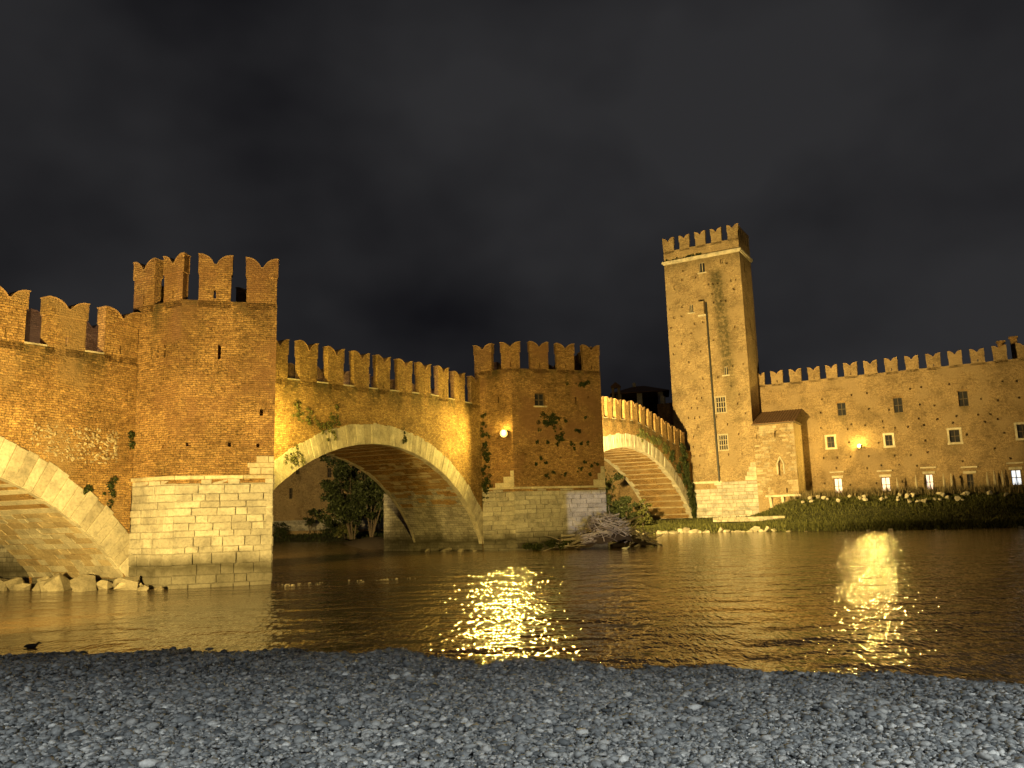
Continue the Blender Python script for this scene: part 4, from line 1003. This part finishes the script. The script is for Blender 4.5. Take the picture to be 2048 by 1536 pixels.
def scatter(n, y0, y1, seed):
    r = np.random.default_rng(seed); xs, ys = [], []
    y = np.sqrt(r.uniform(y0 * y0, y1 * y1, n)); x = r.uniform(-1, 1, n) * (.68 * y + 1.0)
    e = np.array([ge(v) for v in x]); ok = y < e + .15 - np.log(np.maximum(1e-6, 1 - r.uniform(0, 1, n))) * -.75 * r.choice([0, -1], n)
    return x[ok], y[ok]
for nm, cnt, y0, y1, rr, sd in (('gravel_near', 46000, 4.6, 8.0, .0155, 1), ('gravel_middle', 46000, 8.0, 12.0, .019, 3), ('gravel_far', 62000, 12.0, 20.5, .0205, 5)):
    x, y = scatter(cnt, y0, y1, sd); r0_ = np.random.default_rng(sd + 1).lognormal(math.log(rr), .48, len(x)).clip(.4 * rr, 3.6 * rr)
    pebbles(nm, x, y, r0_, 1, 0, PEB, sd + 2)
# stones breaking the surface below the nearest tower (a riffle)
r = np.random.default_rng(9); n_ = 75; f = r.uniform(0, 1, n_); px = -11.0 + 6.2 * f + r.normal(0, .1, n_); py = 37.6 + 1.9 * f + r.normal(0, .45, n_)
pebbles('riffle_stones', px, py, r.uniform(.03, .10, n_), 1, None, ROCK, 8)

# ================================================================== boulders
r_ = random.Random(21)
for k in range(17):                      # heap at the foot of the near arch
    f = k / 16; p = A(-26.0, 40.0, 0) * (1 - f) + A(-17.3, 37.0, 0) * f + A(r_.uniform(-.3, .3), r_.uniform(-.2, 1.0), 0)
    s = r_.uniform(.38, .72) if k % 3 else r_.uniform(.6, .85)
    tag(convex('boulder', p + Z * s * .25, s, ROCK, None, 10, (1.25, .9, .8), seed=100 + k), 'angular pale boulder heaped at the foot of the nearest arch', 'boulder', 'boulders under the nearest arch')
for k, (u, v, s) in enumerate(((-16.7, 36.9, .35), (-15.9, 36.6, .28), (-4.6, 68.6, .4), (-6.0, 69.8, .55), (-3.4, 68.2, .35), (-7.6, 70.4, .4))):
    tag(convex('boulder', A(u, v, .05), s, ROCK, None, 14, (1.4, .9, .6), seed=140 + k), 'low boulder awash against a bridge pier', 'boulder', 'boulders against the piers')
for k in range(34):                      # rip-rap along the castle bank
    a = -11.0 + k * .78; p = bank_pt(a, edge_b(a) + r_.uniform(.1, .7)); s = r_.uniform(.35, .75)
    tag(convex('riprap_stone', p + Z * .1, s, ROCK, None, 13, (1.2, .9, .8), seed=200 + k), 'pale rip-rap stone in the row at the waterline below the keep', 'boulder', 'rip-rap below the keep')
for k in range(30):
    a = 15.5 + k * 1.15; p = bank_pt(a, edge_b(a) + r_.uniform(0, .5)); s = r_.uniform(.2, .45)
    tag(convex('riprap_stone', p, s, ROCK, None, 12, (1.3, .9, .6), seed=240 + k), 'small stone along the waterline below the castle range', 'boulder', 'waterline stones below the castle range')
for k in range(44):                      # pale stones scattered up the slope
    a = r_.uniform(15, 44); b_ = -3.6 + r_.uniform(-2.2, 1.6); p = bank_pt(a, b_); s = r_.uniform(.16, .34)
    tag(convex('pale_stone', p + Z * (s * .7 + .35), s * 1.25, TRIM, None, 14, (1.1, 1, .9), seed=300 + k), 'rounded pale stone lying in the weeds below the castle windows', 'stone', 'pale stones on the castle slope')
m = thing('garden_wall', 'low stone retaining wall in the grass right of the keep', 'wall', bank_pt(9, -9))
wP = bank_pt(5.5, -9.2); wP[2] = 0; courses(m, wP, wP + E3 * 9.5, 1.2, 1.85, [.33], (.5, 1.1), proud=.1, mat=ROCK, joint=.05)
b_ = MB(); b_.box(wP + E3 * 4.75 + Z * 1.5 - nk * .25, E3, nk, Z, 4.75, .22, .32); b_.obj('core', STONEB, m)

# ================================================================== driftwood at the midstream tower
DP = thing('driftwood_pile', 'tangled pile of bleached driftwood against the midstream tower', 'driftwood', A(7.5, 68.5, 0))
V = []; r_ = random.Random(4)
def pile_h(f, g): return max(0, 2.5 * math.exp(-((f - .70) / .25) ** 2) * math.exp(-(g / 2.0) ** 2))
def pile_p(f, g): return A(.8, 67.2, 0) * (1 - f) + A(10.6, 70.0, 0) * f + A(.3, -1, 0) * g
fs = np.linspace(0, 1.06, 26); gs = np.linspace(-2.2, 2.2, 14)
V = [pile_p(f, g) + Z * (pile_h(f, g) + random.uniform(-.12, .12) - .12) for f in fs for g in gs]
mesh_obj('mud_core', V, np.array([[i*14+j, (i+1)*14+j, (i+1)*14+j+1, i*14+j+1] for i in range(25) for j in range(13)]), MUD, DP)
for k in range(210):
    f = min(1.05, max(0, r_.gauss(.68, .21))); g = r_.uniform(-.6, 1.9); p = pile_p(f, g) + Z * (pile_h(f, g) + r_.uniform(-.1, .25))
    an = r_.uniform(0, 6.28); el = r_.uniform(-.35, .55); L = r_.uniform(.5, 1.5); d_ = A(math.cos(an) * math.cos(el), math.sin(an) * math.cos(el) * .5, math.sin(el))
    pts = []; q = p - d_ * L
    for i in range(6): pts.append(q.copy()); q = q + d_ * L * .4; d_ = d_ + A(r_.uniform(-.3, .3), r_.uniform(-.3, .3), r_.uniform(-.3, .2)); d_ /= np.linalg.norm(d_)
    rr = r_.uniform(.025, .08) if k > 14 else r_.uniform(.09, .15)
    m = MB(); m.tube(pts, [rr * (1 - .13 * i) for i in range(6)], 5); m.obj('branch', DRIFT, DP)
m = MB(); m.tube([A(3.6, 66.9, .75), A(5.6, 67.3, .9), A(7.2, 67.6, .85)], [.1, .12, .1], 7); m.obj('log', DRIFT, DP)
m = MB(); m.tube([A(9.2, 69.0, 1.9), A(10.0, 69.2, 2.3), A(10.6, 69.3, 2.5)], [.12, .1, .05], 6); m.obj('log', DRIFT, DP)
cl = [(*(pile_p(f, .6 + r_.uniform(-.5, .6)) + Z * r_.uniform(.15, .55)), r_.uniform(.25, .5)) for f in np.linspace(-.02, .42, 14)]
tag(leafcloud('dark_scrub', cl, 2600, .07, IVY, seed=3), 'dark low scrub at the foot of the midstream tower', 'shrub')
V = [A(8.2, 71.0, 0) + A((i % 12) * .42, (i // 12) * .5 - 1, 0) + Z * (-.1 + .35 * math.exp(-((i % 12) - 3) ** 2 / 14) * (1 if 0 < i // 12 < 5 else 0) + random.uniform(0, .1)) for i in range(72)]
tag(mesh_obj('mud_bar', V, np.array([[j*12+i, j*12+i+1, (j+1)*12+i+1, (j+1)*12+i] for j in range(5) for i in range(11)]), MUD), kind='structure')
# brown sand spit behind the middle arch
def spit_z(f, g): return -.15 + .95 * math.sin(math.pi * min(1, max(0, f))) ** .6 * max(0, 1 - g * g)
spA, spB = A(-12.6, 79, 0), A(-20.5, 112, 0)
V = [spA * (1 - f) + spB * f + A(1, .35, 0) * g * (2.2 + 1.6 * f) + Z * (spit_z(f, g) + random.uniform(-.04, .04)) for f in np.linspace(0, 1, 24) for g in np.linspace(-1, 1, 14)]
tag(mesh_obj('sand_spit', V, np.array([[i*14+j, i*14+j+1, (i+1)*14+j+1, (i+1)*14+j] for i in range(23) for j in range(13)]), MUD, smooth=True), kind='structure')

# ================================================================== trees, shrubs, ivy
def tree(name, label, base, h, spread, nleaf, mat, seed, group=None, stems=5, leaf=.14, cat='tree', low=.22):
    t = thing(name, label, cat, base, group); r = random.Random(seed); cl = []
    for s in range(stems):
        a = r.uniform(0, 6.28); top = A(*base) + A(math.cos(a), math.sin(a), 0) * spread * r.uniform(.15, .6) + Z * h * r.uniform(.7, .95)
        p0 = A(*base) + A(math.cos(a), math.sin(a), 0) * r.uniform(.1, .35) * min(1, spread * .2)
        pts = [p0 * (1 - f) + top * f + A(r.uniform(-.12, .12), r.uniform(-.12, .12), 0) * h * .1 * f for f in (0, .25, .5, .75, 1)]
        m = MB(); m.tube(pts, [.022 * h * (1 - .8 * f) / math.sqrt(stems) + .012 for f in (0, .25, .5, .75, 1)], 6); tr = m.obj('trunk', BARK, t)
        m = MB()
        for q in range(9):
            f = r.uniform(low, 1); i = min(3, int(f * 4)); b0 = pts[i] * (1 - (f * 4 - i)) + pts[i + 1] * (f * 4 - i) if f < 1 else pts[4]
            an = r.uniform(0, 6.28); L = spread * r.uniform(.3, .62) * (1.15 - .5 * f); b1 = b0 + A(math.cos(an) * L, math.sin(an) * L, L * r.uniform(.1, .7))
            m.tube([b0, (b0 + b1) / 2 + Z * .08 * L, b1], [.018, .013, .006], 4)
            for w in (.55, .8, 1.0): cl.append((*(b0 * (1 - w) + b1 * w + A(r.uniform(-.2, .2), r.uniform(-.2, .2), r.uniform(-.2, .2)) * spread * .25), spread * r.uniform(.08, .19)))
        m.obj('limb', BARK, tr)
    leafcloud('crown', cl, nleaf, leaf, mat, t, seed=seed)
    return t
tree('riverside_tree', 'dense dark green tree framed by the middle arch', A(-20.6, 103, .5), 10.8, 5.4, 15000, LEAF, 5, stems=6, leaf=.17)
tree('riverside_tree', 'bushy dark tree just left of the pier seen through the middle arch', A(-17.4, 98, .6), 9.0, 4.2, 9000, LEAF, 8, stems=5, leaf=.16)
tree('leaning_tree', 'small thin tree by the far building under the middle arch', A(-30.5, 121, 1.2), 4.2, 1.6, 1400, LEAF, 12, stems=2, leaf=.12)
tree('shrub', 'green shrub beneath the left side of the farthest arch', A(14.2, 108.5, .8), 4.6, 2.6, 4200, LEAF, 15, stems=4, leaf=.13, cat='shrub', low=.05)
tree('shrub', 'dark leafy shrub behind the driftwood pile under the farthest arch', A(12.6, 113, 1.0), 6.8, 3.0, 5200, LEAF, 17, stems=4, leaf=.14, cat='shrub', low=.05)
tree('shrub', 'olive shrub close to the soffit foot of the farthest arch', A(17.2, 110.5, 1.0), 3.8, 2.0, 2600, WEED, 19, stems=4, leaf=.12, cat='shrub', low=.05)
for k, (x_, y_) in enumerate(((-26.5, 118), (-36, 125), (-22.5, 108), (-24.5, 113))):
    tree('shrub', ('low scrub on the far bank below the river-front building', 'scrub at the left end of the far bank under the middle arch', 'thin brown scrub beside the dense tree under the middle arch', 'green scrub between the dense tree and the river-front building')[k], A(x_, y_, .5), 2.6, 2.2, 1500, (LEAF, LEAF, WEED, LEAF)[k], 30 + k, stems=3, leaf=.11, cat='shrub', low=.0)
def ivy(label, P, e, s, z, rx, rz, n, seed, name='ivy_clump', mat=None, group=None, leaf=.06, deep=.45):
    nn = A(e[1], -e[0], 0); r = random.Random(seed); cl = []
    for k in range(max(6, int(rx * rz * 34))):
        q, w = r.gauss(0, .42) * rx, r.gauss(0, .42) * rz; cl.append((*(P + e * (s + q) + Z * (z + w) + nn * .03), r.uniform(.04, .17) * min(1.5, .5 + max(rx, rz))))
    return tag(leafcloud(name, cl, n, leaf, mat or IVY, flat=(nn, deep), seed=seed), label, 'plant', group)
ivy('leafy caper bush hanging above the left haunch of the middle arch', W3, D, -20.4, 8.9, 1.1, 1.0, 900, 1, mat=WEED, deep=.8)
ivy('thin creeper on the wall beside the nearest tower', W3, D, -23.0, 9.2, 1.0, .8, 420, 2, mat=WEED, deep=.5)
ivy('small plant at the left springing of the middle arch', W3, D, -23.8, 6.6, 1.0, .6, 380, 3, mat=WEED, deep=.6)
ivy('green tuft drooping over the crown of the middle arch, right side', W3, D, -12.0, 8.9, .3, 1.0, 260, 4, deep=.6)
ivy('long dark ivy strand filling the corner between middle arch and midstream tower', W3, e2l, .35, 8.4, .45, 3.3, 1900, 5, deep=.8)
ivy('ivy at the foot of the corner between middle arch and midstream tower', W3, e2l, .4, 5.6, .6, 1.6, 1100, 6, deep=.8)
ivy('broad dark ivy patch below the window of the midstream tower', C2, e2, 3.6, 10.9, 1.5, .8, 1500, 7, deep=.5)
ivy('dark ivy streak running down under the broad ivy patch', C2, e2, 4.3, 9.4, .5, 1.0, 500, 8, deep=.5)
ivy('dark creeper below the battlements of the midstream tower', C2, e2, 6.6, 14.2, 1.5, .35, 600, 9, deep=.4)
r_ = random.Random(77)
for k, (px_, pz_) in enumerate(((5.9, 10.0), (6.2, 9.9), (3.1, 9.0), (4.0, 8.8), (5.3, 8.9), (5.6, 8.6), (6.3, 8.9), (6.9, 9.0), (2.2, 9.0), (2.9, 7.2), (3.6, 6.4), (4.6, 6.2), (6.6, 7.3), (7.2, 7.0), (7.7, 7.1), (7.0, 6.3), (6.2, 6.6), (3.0, 6.1), (2.0, 7.1), (2.5, 7.6), (6.8, 11.2), (4.9, 10.9))):
    ivy('small dark tuft of plants rooted in the brick face of the midstream tower', C2, e2, px_, pz_, r_.uniform(.12, .34), r_.uniform(.12, .28), 130, 80 + k, 'wall_tuft', group='wall tufts on the midstream tower', deep=.9)
for k, (s, z) in enumerate(((28.5, 12.9), (32, 12.4), (34.5, 12.3), (37, 11.3), (39.5, 10.4), (42, 8.9), (44.5, 7.2), (46.3, 5.4))):
    ivy('ivy growing along the right haunch of the farthest arch', W4, D3, s, z, 1.6, .8, 900, 60 + k, group='ivy along the farthest arch', mat=IVY if k > 3 else WEED, leaf=.10, deep=.7)
r_ = random.Random(70); cl = [(*(W4 + D3 * (47.2 - f * 3.4 + r_.gauss(0, .6)) + Z * (1.8 + f * 10.5) + N3 * .05), r_.uniform(.2, .6)) for f in np.linspace(0, 1, 90)]
tag(leafcloud('ivy_curtain', cl, 5200, .11, IVY, flat=(N3, 1.0), seed=70), 'dark ivy curtain between the farthest arch and the keep', 'plant')
ivy('ivy streak on the stone wall left of the nearest tower', W1, D, -1.15, 4.3, .3, .8, 260, 91, deep=.5)
ivy('plant tuft in the corner where the near arch meets the nearest tower', W1, D, -.12, 7.0, .12, .7, 160, 92, deep=.6)
ivy('weedy tuft on the ledge over the broken voussoirs of the near arch', W1, D, -2.3, 4.6, .35, .35, 220, 93, deep=.8)
for k in range(5): ivy('straggling creeper on the curtain wall seen through the farthest arch', g0 - E3 * 26, E3, 10.5 + k * 2.1, 6.5 + (k * 37 % 5) * 1.1, 1.2, 2.2, 900, 95 + k, group='creepers on the curtain wall', mat=WEED if k % 2 else IVY, leaf=.13, deep=.6)
ivy('dark moss along the cornice of the keep', F0, E3, 4.0, 42.0, 3.6, .2, 500, 94, leaf=.09, deep=.4)

# bank vegetation (uncountable)
def tufts(name, n, af, bf, hgt, mat, seed, w=.05, lean=.35):
    r = np.random.default_rng(seed); a = af(r, n); b_ = bf(r, n, a); P = np.array([bank_pt(x, y) for x, y in zip(a, b_)])
    h = hgt * r.uniform(.5, 1.4, n); an = r.uniform(0, 6.28, n); ln = r.normal(0, lean, (n, 2))
    dx = np.stack([np.cos(an) * w, np.sin(an) * w, np.zeros(n)], 1) * r.uniform(.6, 1.5, n)[:, None]
    tip = P + np.stack([ln[:, 0] * h, ln[:, 1] * h, h], 1)
    V = np.stack([P - dx, P + dx, tip], 1).reshape(-1, 3)
    return tag(mesh_obj(name, V, np.arange(n * 3).reshape(-1, 3), mat), kind='stuff')
eb = np.vectorize(edge_b)
tufts('bank_grass', 42000, lambda r, n: r.uniform(-8, 56, n), lambda r, n, a: eb(a) + r.uniform(.5, 1, n) * r.uniform(.5, 17, n), .22, WEED, 1)
tufts('tall_weeds', 16000, lambda r, n: r.uniform(12, 56, n), lambda r, n, a: r.uniform(-6.5, 2.0, n), .34, WEED, 2, .07)
tufts('waterline_weeds', 9000, lambda r, n: r.uniform(-6, 56, n), lambda r, n, a: eb(a) + r.uniform(.4, 2.4, n), .4, WEED, 3, .06)
tufts('dry_reeds', 5200, lambda r, n: r.uniform(14, 56, n), lambda r, n, a: r.uniform(-1.5, 1.2, n), .95, REED, 4, .05, .14)
tufts('far_bank_grass', 5000, lambda r, n: r.uniform(-62, -10, n), lambda r, n, a: eb(a) + r.uniform(.3, 7, n), .35, LEAF, 5, .07)
# pale slender posts before the castle wall
for k, (s, h_) in enumerate(((27.6, 2.0), (29.9, 2.2), (33.2, 2.3), (34.1, 2.2), (39.0, 2.4), (39.9, 2.3), (38.2, 2.2))):
    p = CP + E3 * s + nk * 2.2; z = bank_z(s, 2.8); m = MB(); m.tube([p + Z * z, p + Z * (z + .5), p + Z * (z + h_ * .5), p + Z * (z + h_)], [.05, .16, .17, .03], 8)
    tag(m.obj('post', PALEWOOD), 'slender pale spindle-shaped post before the lit castle windows', 'post', 'pale posts before the castle wall')

# ================================================================== birds
def bird(name, label, p, ang, mat, s=1.0):
    d_ = A(math.cos(ang), math.sin(ang), 0); L = [(-.30, .06, .02), (-.2, .09, .07), (-.02, .07, .115), (.13, .08, .10), (.21, .12, .06), (.25, .17, .045), (.30, .20, .05), (.36, .19, .03), (.43, .175, .010)]
    m = MB(); m.tube([A(*p) + d_ * x * s + Z * z * s for x, z, r in L], [r * s for x, z, r in L], 10)
    o = m.obj(name, mat, None, smooth=True, origin=A(*p)); return tag(o, label, 'bird')
bird('duck', 'dark duck swimming near the gravel at lower left', (-11.75, 20.1, 0), .15, plain_mat('duck feathers', (.035, .028, .022), .6), .55)
bird('gull', 'tiny white gull floating below the driftwood pile', (8.4, 63.7, 0), .3, plain_mat('gull feathers', (.75, .75, .72), .6, var=.1), 1.0)
